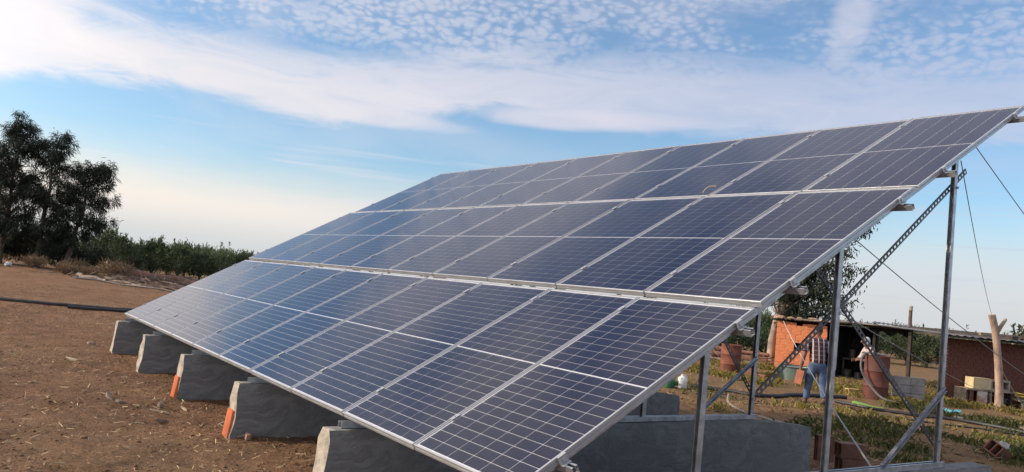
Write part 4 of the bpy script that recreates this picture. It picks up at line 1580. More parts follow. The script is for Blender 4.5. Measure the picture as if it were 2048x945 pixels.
hand(s, l_, (-0.10, 0.42, 0.93), (0.6, 0.8, 0), (0, 0, 1), (0.5, -0.3, -0.4))
r_ = s.chain(n0, [((0.12, 0.19, 1.235), 0.06), ((0.20, 0.20, 1.17), 0.055), ((0.25, 0.26, 0.99), 0.044), ((0.20, 0.40, 0.92), 0.036), ((0.15, 0.47, 0.91), 0.027)])
hand(s, r_, (0.15, 0.47, 0.91), (-0.5, 0.85, 0), (0, 0, 1), (-0.5, -0.3, -0.4))
for q in (-1, 1):
    s.chain(pel, [((q * 0.085, -0.07, 0.78), 0.088), ((q * 0.10, 0.03, 0.45), 0.058), ((q * 0.10, -0.01, 0.28), 0.05), ((q * 0.10, -0.03, 0.08), 0.037), ((q * 0.11, 0.11, 0.03), (0.036, 0.026))])
skinned('body', s.v, s.e, s.r, SKIN, w2)
s = Skel()
pel = s.pt((0, -0.08, 0.80), (0.175, 0.15))
c1 = s.pt((0, 0.02, 1.00), (0.16, 0.13), pel)
c2 = s.pt((0, 0.13, 1.15), (0.17, 0.125), c1)
c3 = s.pt((0, 0.20, 1.245), (0.105, 0.095), c2)
s.chain(c3, [((-0.13, 0.19, 1.225), 0.078), ((-0.21, 0.19, 1.155), 0.073), ((-0.245, 0.205, 0.98), 0.064), ((-0.19, 0.30, 0.945), 0.052)])
s.chain(c3, [((0.13, 0.19, 1.225), 0.078), ((0.21, 0.20, 1.155), 0.073), ((0.255, 0.26, 0.985), 0.064), ((0.22, 0.36, 0.94), 0.052)])
skinned('top', s.v, s.e, s.r, PALE, w2)
s = Skel()
h0 = s.pt((0, 0.255, 1.30), (0.085, 0.085))
s.chain(h0, [((0, 0.255, 1.39), (0.098, 0.095)), ((0, 0.25, 1.48), (0.094, 0.092)), ((0, 0.25, 1.545), (0.05, 0.05))])
skinned('hood', s.v, s.e, s.r, HOODM, w2)
s = Skel()
pel = s.pt((0, -0.08, 0.88), (0.15, 0.13))
p2 = s.pt((0, -0.075, 0.80), (0.15, 0.13), pel)
for q in (-1, 1):
    s.chain(p2, [((q * 0.092, -0.06, 0.74), 0.11), ((q * 0.10, 0.03, 0.45), 0.09), ((q * 0.10, -0.015, 0.25), 0.075), ((q * 0.10, -0.03, 0.09), 0.065)])
skinned('trousers', s.v, s.e, s.r, mat('grey_trousers', (0.40, 0.39, 0.38), rough=0.9), w2)
for q in (-1, 1):
    s = Skel()
    f0 = s.pt((q * 0.10, -0.06, 0.04), (0.045, 0.04))
    s.chain(f0, [((q * 0.105, 0.04, 0.042), (0.046, 0.036)), ((q * 0.11, 0.14, 0.03), (0.043, 0.026))])
    skinned('shoe', s.v, s.e, s.r, SHOE, w2)


# ------------------------------------------------------------------ plants
def leaf_arrays(P, D, L, W, rs, bend=0.0):
    """P base points, D directions, L lengths, W widths -> one rhombic two-triangle leaf each"""
    n = len(P)
    D = D / (np.linalg.norm(D, axis=1, keepdims=True) + 1e-9)
    A = rs.normal(size=(n, 3))
    S = np.cross(D, A)
    S /= (np.linalg.norm(S, axis=1, keepdims=True) + 1e-9)
    mid = P + D * (L * 0.5)[:, None]
    tip = P + D * L[:, None]
    if bend:
        tip[:, 2] -= bend * L
    v = np.stack([P, mid + S * (W * 0.5)[:, None], tip, mid - S * (W * 0.5)[:, None]], 1).reshape(-1, 3)
    f = np.arange(n * 4).reshape(n, 4)
    return v, f


def leaf_mesh(name, P, D, L, W, m_, rs, bend=0.0):
    v, f = leaf_arrays(np.asarray(P), np.asarray(D), np.asarray(L), np.asarray(W), rs, bend)
    return np_mesh(name, v, f, 4, m_)


CASU = leaf_mat('casuarina_needles', (0.030, 0.036, 0.022), 0.9, 0.15)
OLIVE = leaf_mat('olive_leaves', (0.072, 0.092, 0.046), 0.9, 0.2)
EUCA = leaf_mat('eucalyptus_leaves', (0.034, 0.044, 0.025), 0.9, 0.15)
FIG = leaf_mat('broad_leaves', (0.040, 0.066, 0.030), 0.6, 0.2)
DRYB = leaf_mat('dry_brush', (0.20, 0.125, 0.075), 0.7, 0.1)


def casuarina(loc, hgt, rad, lean, seed, label, nl=46, per=15, nn=26, low=0.16):
    rs = np.random.default_rng(seed)
    r_ = random.Random(seed)
    x, y = loc
    z = gz(x, y)
    root = thing('casuarina_tree', (x, y, z), label, 'tree', 'casuarina trees at the left')
    mb = MB()
    top = Vector((x + lean[0], y + lean[1], z + hgt * 0.95))
    base = Vector((x, y, z - 0.2))
    trunk = [base.lerp(top, q / 10) + Vector((0.10 * math.sin(q * 1.3 + seed), 0.10 * math.cos(q * 1.7 + seed), 0)) * (q / 10) for q in range(11)]
    mb.tube(trunk, [0.17 * (1 - 0.085 * q) for q in range(11)], 8, jit=0.06)
    P, D = [], []
    lim = []
    for i in range(nl):
        t = low + (0.98 - low) * (i + r_.random()) / nl
        k = t * 10
        a = trunk[int(min(9, k))].lerp(trunk[min(10, int(k) + 1)], k - int(k))
        an = i * 2.399 + r_.uniform(-.4, .4)
        rr = rad * (0.45 + 0.75 * math.sin(math.pi * min(1, 0.18 + t * 0.86)) ** 0.8) * r_.uniform(0.55, 1.15)
        rise = rr * r_.uniform(0.25, 0.9)
        e = a + Vector((math.cos(an) * rr, math.sin(an) * rr, rise))
        m1 = a.lerp(e, 0.5) + Vector((0, 0, -0.08 * rr))
        pts = [a, m1, e]
        mb.tube(pts, [0.045 * (1.2 - t), 0.025, 0.008], 5, cap=False)
        for j in range(per):
            u = 0.30 + 0.74 * r_.random()
            c = a.lerp(m1, u * 2) if u < 0.5 else m1.lerp(e, (u - 0.5) * 2)
            c = c + Vector((r_.gauss(0, .17), r_.gauss(0, .17), r_.gauss(0, .14)))
            n_ = int(nn * r_.uniform(0.5, 1.4))
            dirv = (e - a).normalized()
            pp = np.array(c) + rs.normal(size=(n_, 3)) * 0.10
            dd = np.array(dirv) * 0.5 + rs.normal(size=(n_, 3)) * 0.5 + np.array([0, 0, -0.55])
            P.append(pp)
            D.append(dd)
    mb.build('trunk', BARK, root, True)
    P = np.concatenate(P) - np.array(root.location)
    D = np.concatenate(D)
    n = len(P)
    me = leaf_mesh('crown', P, D, rs.uniform(0.22, 0.50, n), rs.uniform(0.022, 0.050, n), CASU, rs, 0.25)
    link_mesh('crown', me, root)
    return root


casuarina((-43.2, -2.3), 10.8, 1.35, (0.1, 0.25), 3, 'tallest casuarina tree, cut by the left edge of the picture', 44, 9, 24)
casuarina((-42.2, 0.4), 8.8, 1.75, (0.1, 0.2), 5, 'casuarina tree with rounded feathery top, between its two neighbours', 48, 12, 28, 0.10)
casuarina((-41.4, 2.2), 8.3, 1.5, (0.1, 0.25), 21, 'slender casuarina tree with a pointed top, second from the right of the group', 38, 11, 27, 0.14)
casuarina((-40.8, 3.6), 6.8, 1.6, (0.2, 1.0), 9, 'casuarina tree at the right of the group, leaning out over the olives', 36, 13, 28, 0.24)
casuarina((-44.5, -0.6), 7.0, 1.7, (0.0, 0.3), 12, 'casuarina tree standing behind the others, mostly hidden', 36, 10, 24, 0.08)


def bush_meshes(kind, seed, hgt, rad, nshoot, per, m_, L, W, up=1.1):
    rs = np.random.default_rng(seed)
    P, D = [], []
    wood = MB()
    for i in range(nshoot):
        an = rs.uniform(0, 2 * math.pi)
        rr = rad * math.sqrt(rs.uniform(0, 1)) * 0.95
        zt = hgt * (0.62 + 0.38 * (1 - (rr / rad) ** 2)) * rs.uniform(0.72, 1.06)
        z0 = hgt * 0.02 + rs.uniform(0, 0.25) * hgt
        b = np.array([math.cos(an) * rr * 0.75, math.sin(an) * rr * 0.75, z0])
        e = np.array([math.cos(an) * rr * 1.1, math.sin(an) * rr * 1.1, zt])
        if i % 4 == 0:
            wood.tube([(0, 0, hgt * 0.06), tuple(b * 0.6 + np.array([0, 0, hgt * .1])), tuple(b * 0.3 + e * 0.7)], [0.04, 0.02, 0.006], 4, cap=False)
        u = rs.uniform(0, 1, per) ** 0.8
        pp = b[None] + (e - b)[None] * u[:, None] + rs.normal(size=(per, 3)) * (0.06 * rad + 0.05)
        dd = (e - b)[None] * up / max(0.1, np.linalg.norm(e - b)) + rs.normal(size=(per, 3)) * 0.7
        P.append(pp)
        D.append(dd)
    P = np.concatenate(P)
    D = np.concatenate(D)
    n = len(P)
    me = leaf_mesh('crown', P, D, rs.uniform(0.6, 1.3, n) * L, rs.uniform(0.6, 1.3, n) * W, m_, rs)
    wood.tube([(0, 0, -0.25), (0.02, 0.01, hgt * 0.12), (0.05, 0.03, hgt * 0.35)], [0.10, 0.08, 0.05], 6)
    o = wood.build('trunk', BARK)
    tm = o.data
    bpy.data.objects.remove(o)
    return me, tm


OLIVE_L = leaf_mat('silver_olive_leaves', (0.115, 0.140, 0.082), 0.8, 0.2)


def olive_meshes(seed, hgt, rad, m_):
    """rounded crown of leaf clumps down to near the ground, with upright shoots on top"""
    rs = np.random.default_rng(seed)
    P, D = [], []
    wood = MB()
    c0 = np.array([0, 0, hgt * 0.47])
    for i in range(95):
        d = rs.normal(size=3)
        d /= np.linalg.norm(d)
        if d[2] < -0.75:
            d[2] *= -1
        k = rs.uniform(0.62, 1.0) * (1 + 0.18 * math.sin(3 * math.atan2(d[1], d[0]) + seed))
        c = c0 + d * np.array([rad, rad, hgt * 0.47]) * k
        if i % 3 == 0:
            wood.tube([(0, 0, hgt * 0.08), tuple(c0 * 0.6 + (c - c0) * 0.3), tuple(c)], [0.04, 0.02, 0.006], 4, cap=False)
        n_ = int(rs.integers(30, 62))
        P.append(c[None] + rs.normal(size=(n_, 3)) * 0.17)
        D.append(d[None] * 0.6 + np.array([0, 0, 0.5]) + rs.normal(size=(n_, 3)) * 0.75)
        if d[2] > 0.25 and i % 2 == 0:          # a straight young shoot
            ln = rs.uniform(0.25, 0.6)
            u = rs.uniform(0, 1, 26)
            sd = d * 0.35 + np.array([0, 0, 1.0])
            P.append(c[None] + sd[None] * (u * ln)[:, None] + rs.normal(size=(26, 3)) * 0.03)
            D.append(sd[None] + rs.normal(size=(26, 3)) * 0.5)
    P = np.concatenate(P)
    D = np.concatenate(D)
    n = len(P)
    me = leaf_mesh('crown', P, D, rs.uniform(0.12, 0.26, n), rs.uniform(0.035, 0.075, n), m_, rs)
    wood.tube([(0, 0, -0.25), (0.02, 0.01, hgt * 0.12), (0.05, 0.03, hgt * 0.35)], [0.10, 0.08, 0.05], 6)
    o = wood.build('trunk', BARK)
    tm = o.data
    bpy.data.objects.remove(o)
    return me, tm


olive_var = [olive_meshes(100 + i, 2.5, (1.35, 1.5, 1.2, 1.45)[i], (OLIVE, OLIVE_L, OLIVE, OLIVE)[i]) for i in range(4)]


def put_olive(k, x, y, sc, rz, label, group):
    root = thing('olive_tree', (x, y, gz(x, y)), label, 'olive tree', group)
    root.rotation_euler = (0, 0, rz)
    root.scale = (sc, sc, sc * rnd.uniform(0.92, 1.08))
    child('crown', olive_var[k % 4][0], root)
    child('trunk', olive_var[k % 4][1], root)
    return root


NTH = ['first', 'second', 'third', 'fourth', 'fifth', 'sixth', 'seventh', 'eighth', 'ninth', 'tenth', 'eleventh', 'twelfth', 'thirteenth', 'fourteenth', 'fifteenth', 'sixteenth']
# olive rows beyond the left end of the field
lab_front = ['olive tree just right of the casuarinas', 'pale green olive bush, second right of the casuarinas', 'dark olive tree, third right of the casuarinas in the front row', 'olive tree, fourth right of the casuarinas in the front row', 'olive tree, fifth right of the casuarinas in the front row', 'olive tree beside the panel edge in the front row', 'olive tree half hidden by the edge of the panels']
for i in range(7):
    t = i / 6
    put_olive(i, -52.5 + 1.5 * t + rnd.uniform(-.8, .8), 7.6 + 9.8 * t, (1.22, 0.86, 1.12, 0.98, 0.86, 1.05, 0.95)[i], rnd.uniform(0, 6), lab_front[i], 'front row of olive trees at the left')
for i in range(11):
    put_olive(i + 2, -62 + rnd.uniform(-2, 2), 6.0 + 1.9 * i + rnd.uniform(-.5, .5), rnd.uniform(0.85, 1.25), rnd.uniform(0, 6), 'olive tree in the back row at the left, %s from the casuarinas' % NTH[i], 'back row of olive trees at the left')
for i in range(12):
    put_olive(i + 1, -86 + rnd.uniform(-2, 2), 5.0 + 2.6 * i, rnd.uniform(0.85, 1.3), rnd.uniform(0, 6), 'olive tree in the farthest row at the left, %s from the casuarinas' % NTH[i], 'farthest row of olive trees at the left')
# understorey under the casuarinas
und = [bush_meshes('scrub', 140 + i, 2.3, 1.35, 110, 32, CASU, 0.2, 0.05) for i in range(2)]
ulab = ['dark shrub at the left edge under the casuarinas', 'dark shrub under the casuarinas, second from the left edge', 'dark shrub under the casuarinas, third from the left edge', 'dark shrub under the casuarinas, fourth from the left edge', 'dark shrub at the right foot of the casuarinas']
for i, (x, y) in enumerate(((-43.5, -1.4), (-43.9, 0.3), (-43.4, 1.9), (-42.8, 3.5), (-43.0, 5.2))):
    root = thing('dark_shrub', (x, y, gz(x, y)), ulab[i], 'shrub', 'dark shrubs under the casuarinas')
    root.rotation_euler = (0, 0, i * 1.3)
    root.scale = (1.0, 1.0, 0.85 + 0.1 * (i % 3))
    child('crown', und[i % 2][0], root)
    child('trunk', und[i % 2][1], root)
# olive hedge far behind the sheds
for i in range(16):
    t = i / 15
    x = -22.0 + 19.5 * t + rnd.uniform(-.5, .5)
    y = 40.0 + 15.0 * t + rnd.uniform(-.8, .8)
    put_olive(i, x, y, rnd.uniform(0.80, 0.95), rnd.uniform(0, 6), 'olive tree in the dark row behind the sheds, %s from its left' % NTH[i], 'row of olive trees behind the sheds')
for i in range(10):
    t = i / 9
    put_olive(i + 1, -26.0 + 27 * t, 49.0 + 17.0 * t, rnd.uniform(0.9, 1.05), rnd.uniform(0, 6), 'olive tree in the second dark row behind the sheds, %s from its left' % NTH[i], 'second row of olive trees behind the sheds')


# eucalyptus behind the hut
def eucalyptus():
    rs = np.random.default_rng(77)
    r_ = random.Random(77)
    x, y = -5.0, 22.9
    z = gz(x, y)
    root = thing('eucalyptus_tree', (x, y, z), 'eucalyptus tree with drooping leaf bunches behind the orange hut', 'tree')
    mb = MB()
    tr = [Vector((x, y, z - 0.2)), Vector((x - .02, y + .05, 0.6)), Vector((x + .02, y + .2, 1.5)), Vector((x + 0.2, y + 0.5, 2.3)), Vector((x + 0.5, y + 0.9, 3.3)), Vector((x + 0.9, y + 1.3, 4.5)), Vector((x + 1.4, y + 1.6, 5.6))]
    mb.tube(tr, [0.15, 0.13, 0.12, 0.10, 0.08, 0.05, 0.03], 10, jit=0.08)
    ends = []
    cam_r = Vector((0.585, 0.811, 0))
    targets = [(0.2, 2.5), (0.9, 2.7), (1.5, 2.3), (1.9, 2.9), (2.2, 3.4), (0.5, 3.4), (1.2, 3.3), (2.45, 2.6), (-0.5, 2.6), (-0.9, 3.1), (0.0, 4.2), (1.0, 4.3), (1.8, 4.2), (0.6, 5.2), (1.5, 5.4), (2.3, 5.2), (2.75, 5.25), (-0.6, 4.8), (0.4, 6.0), (1.6, 6.3), (1.0, 2.1), (0.5, 2.0), (1.6, 3.7), (2.05, 2.25)]
    for (s_, zz) in targets:
        e = Vector((x, y, 0)) + cam_r * (s_ + 0.45) + Vector((-0.81, 0.58, 0)) * r_.uniform(-0.9, 0.9) + Vector((0, 0, zz))
        k = min(5, max(1, int((zz - 0.6) / 0.95)))
        a = tr[k]
        m1 = a.lerp(e, 0.55) + Vector((0, 0, 0.25))
        mb.tube([a, m1, e], [0.045, 0.028, 0.010], 6, cap=False)
        ends.append((a, m1, e))
    mb.build('trunk', PALEBARK, root, True)
    P, D = [], []
    for (a, m1, e) in ends:
        for j in range(15):
            u = r_.uniform(0.35, 1.08)
            c = a.lerp(m1, u / 0.55) if u < 0.55 else m1.lerp(e, (u - 0.55) / 0.45)
            c = np.array(c) + rs.normal(size=3) * 0.17
            n_ = r_.randint(18, 42)
            P.append(c[None] + rs.normal(size=(n_, 3)) * np.array([0.14, 0.14, 0.12]))
            D.append(rs.normal(size=(n_, 3)) * 0.55 + np.array([0, 0, -0.75]))
    P = np.concatenate(P) - np.array(root.location)
    D = np.concatenate(D)
    n = len(P)
    link_mesh('crown', leaf_mesh('crown', P, D, rs.uniform(0.14, 0.26, n), rs.uniform(0.035, 0.065, n), EUCA, rs), root)


eucalyptus()
# broad leaved tree tip behind the red shed
bl = thing('broad_leaved_tree', (2.2, 24.4, gz(2.2, 24.4)), 'broad leaved tree showing over the red shed at the right edge', 'tree')
mb = MB()
rs = np.random.default_rng(5)
tr = [(2.2, 24.4, -0.6), (2.25, 24.5, 0.6), (2.5, 24.6, 1.5)]
mb.tube(tr, [0.09, 0.07, 0.05], 8)
P, D = [], []
for (ex, ey, ez) in ((2.62, 24.15, 1.95), (2.78, 24.55, 2.05), (2.95, 24.9, 2.2), (2.9, 24.4, 1.75), (3.1, 25.1, 1.9), (2.6, 24.6, 1.6)):
    mb.tube([tr[2], ((ex + 2.5) / 2, (ey + 24.6) / 2, (ez + 1.5) / 2 + 0.08), (ex, ey, ez)], [0.03, 0.02, 0.01], 5, cap=False)
    n_ = 22
    u = rs.uniform(0.35, 1.05, n_)
    a = np.array(tr[2])
    e = np.array((ex, ey, ez))
    P.append(a[None] + (e - a)[None] * u[:, None])
    D.append(rs.normal(size=(n_, 3)) * 0.8 + (e - a)[None] * 0.9 + np.array([0, 0, 0.25]))
mb.build('trunk', PALEBARK, bl, True)
P = np.concatenate(P) - np.array(bl.location)
D = np.concatenate(D)
n = len(P)
link_mesh('crown', leaf_mesh('crown', P, D, rs.uniform(0.13, 0.2, n), rs.uniform(0.06, 0.09, n), FIG, rs), bl)
# dark bush left of the hut
gb = bush_meshes('bush', 222, 1.7, 1.5, 90, 34, FIG, 0.16, 0.06)
for i, (x, y, sc) in enumerate(((-9.0, 24.6, 1.05), (-7.2, 26.2, 0.95))):
    root = thing('green_bush', (x, y, gz(x, y)), ['dark green bush behind the rusty drum', 'dark green bush left of the eucalyptus trunk'][i], 'bush', 'bushes behind the log heap')
    root.scale = (sc, sc, sc)
    child('crown', gb[0], root)
    child('trunk', gb[1], root)

# ------------------------------------------------------------------ logs and dry brush
def log_thing(a, b, r, label, group, m_=None, lift=0.0, bend=0.05):
    a = Vector((a[0], a[1], gz(*a[:2]) + r * 0.8 + (a[2] if len(a) > 2 else 0)))
    b = Vector((b[0], b[1], gz(*b[:2]) + r * 0.8 + (b[2] if len(b) > 2 else 0)))
    mb = MB()
    sd = Vector((b.y - a.y, a.x - b.x, 0)).normalized()
    n = 7
    mb.tube([a.lerp(b, i / n) + sd * bend * math.sin(i * 1.3 + a.x) + Vector((0, 0, 0.3 * bend * math.sin(i * 2.1))) for i in range(n + 1)], [r * (1 - 0.45 * i / n) for i in range(n + 1)], 8, jit=0.1)
    return tag(mb.build('felled_log', m_ or PALEBARK, None, True), label, 'log', group)


LG = 'felled logs lying at the far left edge of the field'
LOGD = [
    ((-33.0, 3.3), (-29.6, 4.4), 0.11, 'thick pale log nearest the dry brush balls at the field edge', 0),
    ((-33.5, 4.6), (-28.2, 5.7), 0.10, 'pale log lying second from the dry brush balls', 0),
    ((-38.5, 6.6, 0.25), (-33.5, 10.6, 0.1), 0.24, 'reddish thick log heap top behind the other felled logs', 1),
    ((-36.5, 6.3, 0.1), (-30.5, 9.6), 0.13, 'long pale trunk in the middle of the felled logs', 0),
    ((-33.0, 6.4), (-28.0, 9.0), 0.09, 'thin grey pole lying before the felled logs', 2),
    ((-31.5, 8.6), (-33.5, 13.0, 0.3), 0.11, 'pale log slanting up to the panel edge', 0),
    ((-30.0, 8.4), (-31.0, 12.0, 0.05), 0.10, 'second pale log by the panel edge, below the slanting one', 2),
    ((-29.5, 2.9), (-24.5, 8.6), 0.05, 'long thin straight pole along the edge of the field', 2),
    ((-37.0, 7.6, 0.1), (-31.0, 11.4), 0.18, 'dark trunk under the reddish log in the heap', 3),
    ((-34.5, 7.0), (-29.5, 10.6), 0.15, 'dark trunk in the front of the log heap', 3),
    ((-35.0, 5.4, 0.05), (-29.0, 8.0), 0.14, 'dark brown log beside the largest dry brush ball', 3),
    ((-32.0, 5.6), (-27.0, 8.0), 0.10, 'dark brown branch lying low in front of the log heap', 3),
    ((-38.0, 9.0, 0.2), (-33.0, 13.5, 0.2), 0.2, 'dark trunk at the back of the log heap under the olives', 3),
    ((-31.0, 7.4), (-28.0, 10.8, 0.1), 0.12, 'dark branch crossing the log heap near the panel edge', 3),
]
for (a, b, r, lab, mi) in LOGD:
    log_thing(a, b, r, lab, LG, (mat('dull_log', (0.20, 0.150, 0.115), rough=0.9, var=0.4, scale=3), mat('red_log', (0.17, 0.085, 0.058), rough=0.9, var=0.3), mat('grey_pole', (0.19, 0.165, 0.145), rough=0.9, var=0.3), mat('dark_log', (0.085, 0.055, 0.040), rough=0.95, var=0.4, scale=4))[mi], 0, 0.16)
brush_mesh = bush_meshes('brush', 300, 0.75, 0.62, 70, 22, DRYB, 0.22, 0.02, 0.5)
dl = ['dry brown brush ball at the left edge of the field', 'dry brown brush ball, second from the left edge', 'dry brown brush ball, third from the left edge', 'small dry brush ball in front of the pale logs, left one', 'small dry brush ball in front of the pale logs, right one', 'largest dry brush ball, beside the felled logs']
for i, (x, y, sc) in enumerate(((-38.5, -0.5, 1.0), (-39.0, 1.9, 1.0), (-38.6, 3.9, 1.1), (-34.3, 3.0, 0.85), (-34.8, 4.2, 0.8), (-36.0, 5.6, 1.45))):
    root = thing('dry_brush_ball', (x, y, gz(x, y)), dl[i], 'dry brush', 'dry brush balls at the field edge')
    root.rotation_euler = (0, 0, i * 1.1)
    root.scale = (sc, sc, sc)
    child('twigs', brush_mesh[0], root)
    child('stem', brush_mesh[1], root)
vs, fs = blob_mesh((0.5, 0.4, 0.3), 55)
mb = MB()
mb.add([Vector((-37.6, 0.6, gz(-37.6, 0.6) + 0.1)) + v for v in vs], fs)
tag(mb.build('white_stone', mat('pale_stone', (0.5, 0.49, 0.47), rough=0.9, var=0.2), None, True), 'white stone between the brush balls at the left', 'stone')
# heap of trunks behind the rusty drum
for i, (a, b, r) in enumerate((((-9.5, 20.5), (-4.9, 22.6), 0.17), ((-9.0, 20.9, 0.28), (-5.0, 22.8, 0.2), 0.13), ((-9.6, 19.6), (-4.6, 21.5), 0.07))):
    log_thing(a, b, r, ['thick brown trunk lying behind the rusty drum', 'brown trunk on top of another behind the rusty drum', 'thin pale pole lying before the trunks behind the rusty drum'][i], 'trunks behind the rusty drum', mat('red_log', (0.22, 0.105, 0.07)) if i < 2 else PALEBARK)
# poles on the path at the right
for i, (a, b, r) in enumerate((((5.6, 16.3), (9.2, 17.6), 0.05), ((6.2, 15.8), (9.8, 16.6), 0.04), ((5.3, 15.9), (7.4, 16.7), 0.035))):
    log_thing(a, b, r, ['pale pole lying in the grass, farthest of three at the right', 'pale pole lying in the grass, middle one at the right', 'short pale pole in the grass beside the black hose'][i], 'poles lying in the grass at the right', WOOD)


# ------------------------------------------------------------------ grass and weeds
def blades(name, regions, m_, label, seed):
    rs = np.random.default_rng(seed)
    Vs, Fs = [], []
    base = 0
    for (x0, x1, y0, y1, clumps, per, hmin, hmax, spread, thr) in regions:
        cx = rs.uniform(x0, x1, clumps * 3)
        cy = rs.uniform(y0, y1, clumps * 3)
        keep = fbm(cx * 0.7, cy * 0.7, 5, 3) > thr
        cx, cy = cx[keep][:clumps], cy[keep][:clumps]
        k = len(cx)
        px = np.repeat(cx, per) + rs.normal(size=k * per) * spread
        py = np.repeat(cy, per) + rs.normal(size=k * per) * spread
        pz = ground_z(px, py) - 0.01
        n = len(px)
        hh = rs.uniform(hmin, hmax, n) * np.repeat(rs.uniform(0.5, 1.2, k), per)
        an = rs.uniform(0, 2 * math.pi, n)
        lean = rs.uniform(0.2, 1.1, n) * hh
        dx, dy = np.cos(an), np.sin(an)
        w = rs.uniform(0.004, 0.009, n) * (1 + hh * 2)
        b = np.stack([px, py, pz], 1)
        s_ = np.stack([-dy * w, dx * w, np.zeros(n)], 1)
        m_p = b + np.stack([dx * lean * 0.35, dy * lean * 0.35, hh * 0.65], 1)
        t_p = b + np.stack([dx * lean, dy * lean, hh * rs.uniform(0.75, 1.05, n)], 1)
        v = np.stack([b - s_, b + s_, m_p + s_ * 0.8, t_p, m_p - s_ * 0.8], 1).reshape(-1, 3)
        f = np.arange(n * 5).reshape(n, 5) + base
        base += n * 5
        Vs.append(v)
        Fs.append(f)
    me = np_mesh(name, np.concatenate(Vs), np.concatenate(Fs), 5, m_)
    tag(link_mesh(name, me), label, 'grass', kind='stuff')


DRYG = leaf_mat('dry_grass', (0.33, 0.26, 0.10), 0.7, 0.25)
GREENG = leaf_mat('green_weeds', (0.135, 0.138, 0.062), 0.8, 0.25)
LAWN = leaf_mat('short_green_grass', (0.13, 0.15, 0.05), 0.6, 0.25)
blades('dry_grass', [(-4.0, 3.0, 15.2, 20.5, 900, 12, 0.06, 0.20, 0.09, -0.05), (3.0, 9.5, 16.4, 20.0, 750, 12, 0.06, 0.20, 0.09, -0.05), (-3.0, 2.0, 12.6, 14.2, 60, 10, 0.04, 0.12, 0.08, 0.2), (3.0, 9.0, 8.0, 14.0, 260, 8, 0.05, 0.15, 0.08, 0.05), (-8, 8, 20, 30, 500, 10, 0.06, 0.16, 0.12, 0.05)], DRYG, 'dry yellow grass around the drums and the hut', 31)
blades('green_weeds', [(4.8, 10.2, 8.4, 12.6, 380, 11, 0.04, 0.17, 0.12, -0.02), (3.4, 6.0, 15.6, 17.2, 130, 11, 0.05, 0.2, 0.09, 0.0), (6.0, 10.0, 14.6, 18.0, 170, 9, 0.04, 0.14, 0.10, 0.0), (-4.0, 2.5, 15.4, 20, 130, 9, 0.05, 0.16, 0.09, 0.1), (0.8, 2.6, 10.6, 12.0, 20, 10, 0.05, 0.16, 0.07, -.1)], GREENG, 'green weeds growing behind the steel posts', 32)
blades('short_green_grass', [(6.4, 10.5, 12.0, 14.0, 900, 10, 0.02, 0.07, 0.10, -0.1)], LAWN, 'short green grass patch at the right edge', 33)


# ------------------------------------------------------------------ litter on the tilled earth
def scatter_xy(n, rs, x0=-14.0, x1=11.5, y0=-5.5, y1=5.5):
    x = rs.uniform(x0, x1, n * 3)
    y = rs.uniform(y0, y1, n * 3)
    d = np.hypot(x - 13.3, y + 2.4)
    keep = rs.uniform(0, 1, n * 3) < np.clip(5.5 / d, 0.12, 1)
    return x[keep][:n], y[keep][:n]


def clods(name, n, smin, smax, m_, label, seed, box=None):
    rs = np.random.default_rng(seed)
    x, y = scatter_xy(n, rs, *(box or ()))
    n = len(x)
    s_ = smin * (smax / smin) ** (rs.uniform(0, 1, n) ** 2.2)
    z = ground_z(x, y) + s_ * 0.12
    base = np.array([(1, 0, 0), (-1, 0, 0), (0, 1, 0), (0, -1, 0), (0, 0, 1), (0, 0, -1), (.7, .7, .4), (-.7, .6, .5), (.5, -.7, .5), (-.6, -.6, .3)], float)
    F = []
    bm = bmesh.new()
    for p in base:
        bm.verts.new(p)
    bmesh.ops.convex_hull(bm, input=list(bm.verts))
    bmesh.ops.triangulate(bm, faces=list(bm.faces))
    bm.verts.index_update()
    base = np.array([v.co[:] for v in bm.verts])
    F = np.array([[v.index for v in f.verts] for f in bm.faces])
    bm.free()
    k = len(base)
    jit = 1 + rs.uniform(-0.35, 0.35, (n, k, 1))
    an = rs.uniform(0, 2 * math.pi, n)
    sc = np.stack([s_ * rs.uniform(.7, 1.3, n), s_ * rs.uniform(.7, 1.3, n), s_ * rs.uniform(.22, .5, n)], 1) * 0.5
    v = base[None] * jit * sc[:, None, :]
    c, s2 = np.cos(an)[:, None], np.sin(an)[:, None]
    vx = v[:, :, 0] * c - v[:, :, 1] * s2
    vy = v[:, :, 0] * s2 + v[:, :, 1] * c
    v = np.stack([vx + x[:, None], vy + y[:, None], v[:, :, 2] + z[:, None]], 2).reshape(-1, 3)
    f = (F[None] + (np.arange(n) * k)[:, None, None]).reshape(-1, 3)
    tag(link_mesh(name, np_mesh(name, v, f, 3, m_)), label, 'clods', kind='stuff')


CLOD = mat('clod_earth', (0.225, 0.125, 0.069), rough=0.95, island=0.25, bump=0.01, bscale=40, spec=0.15)
PEB = mat('pebbles', (0.33, 0.25, 0.20), rough=0.9, island=0.8)
clods('earth_clods', 22000, 0.006, 0.042, CLOD, 'crumbly clods of brown earth over the field', 41)
clods('pebbles', 700, 0.006, 0.03, PEB, 'small pale stones and brick crumbs strewn on the field', 42)
clods('yard_clods', 3500, 0.015, 0.12, CLOD, 'clods of dug earth in the yard behind the footings', 43, (1.0, 11.0, 5.5, 14.0))


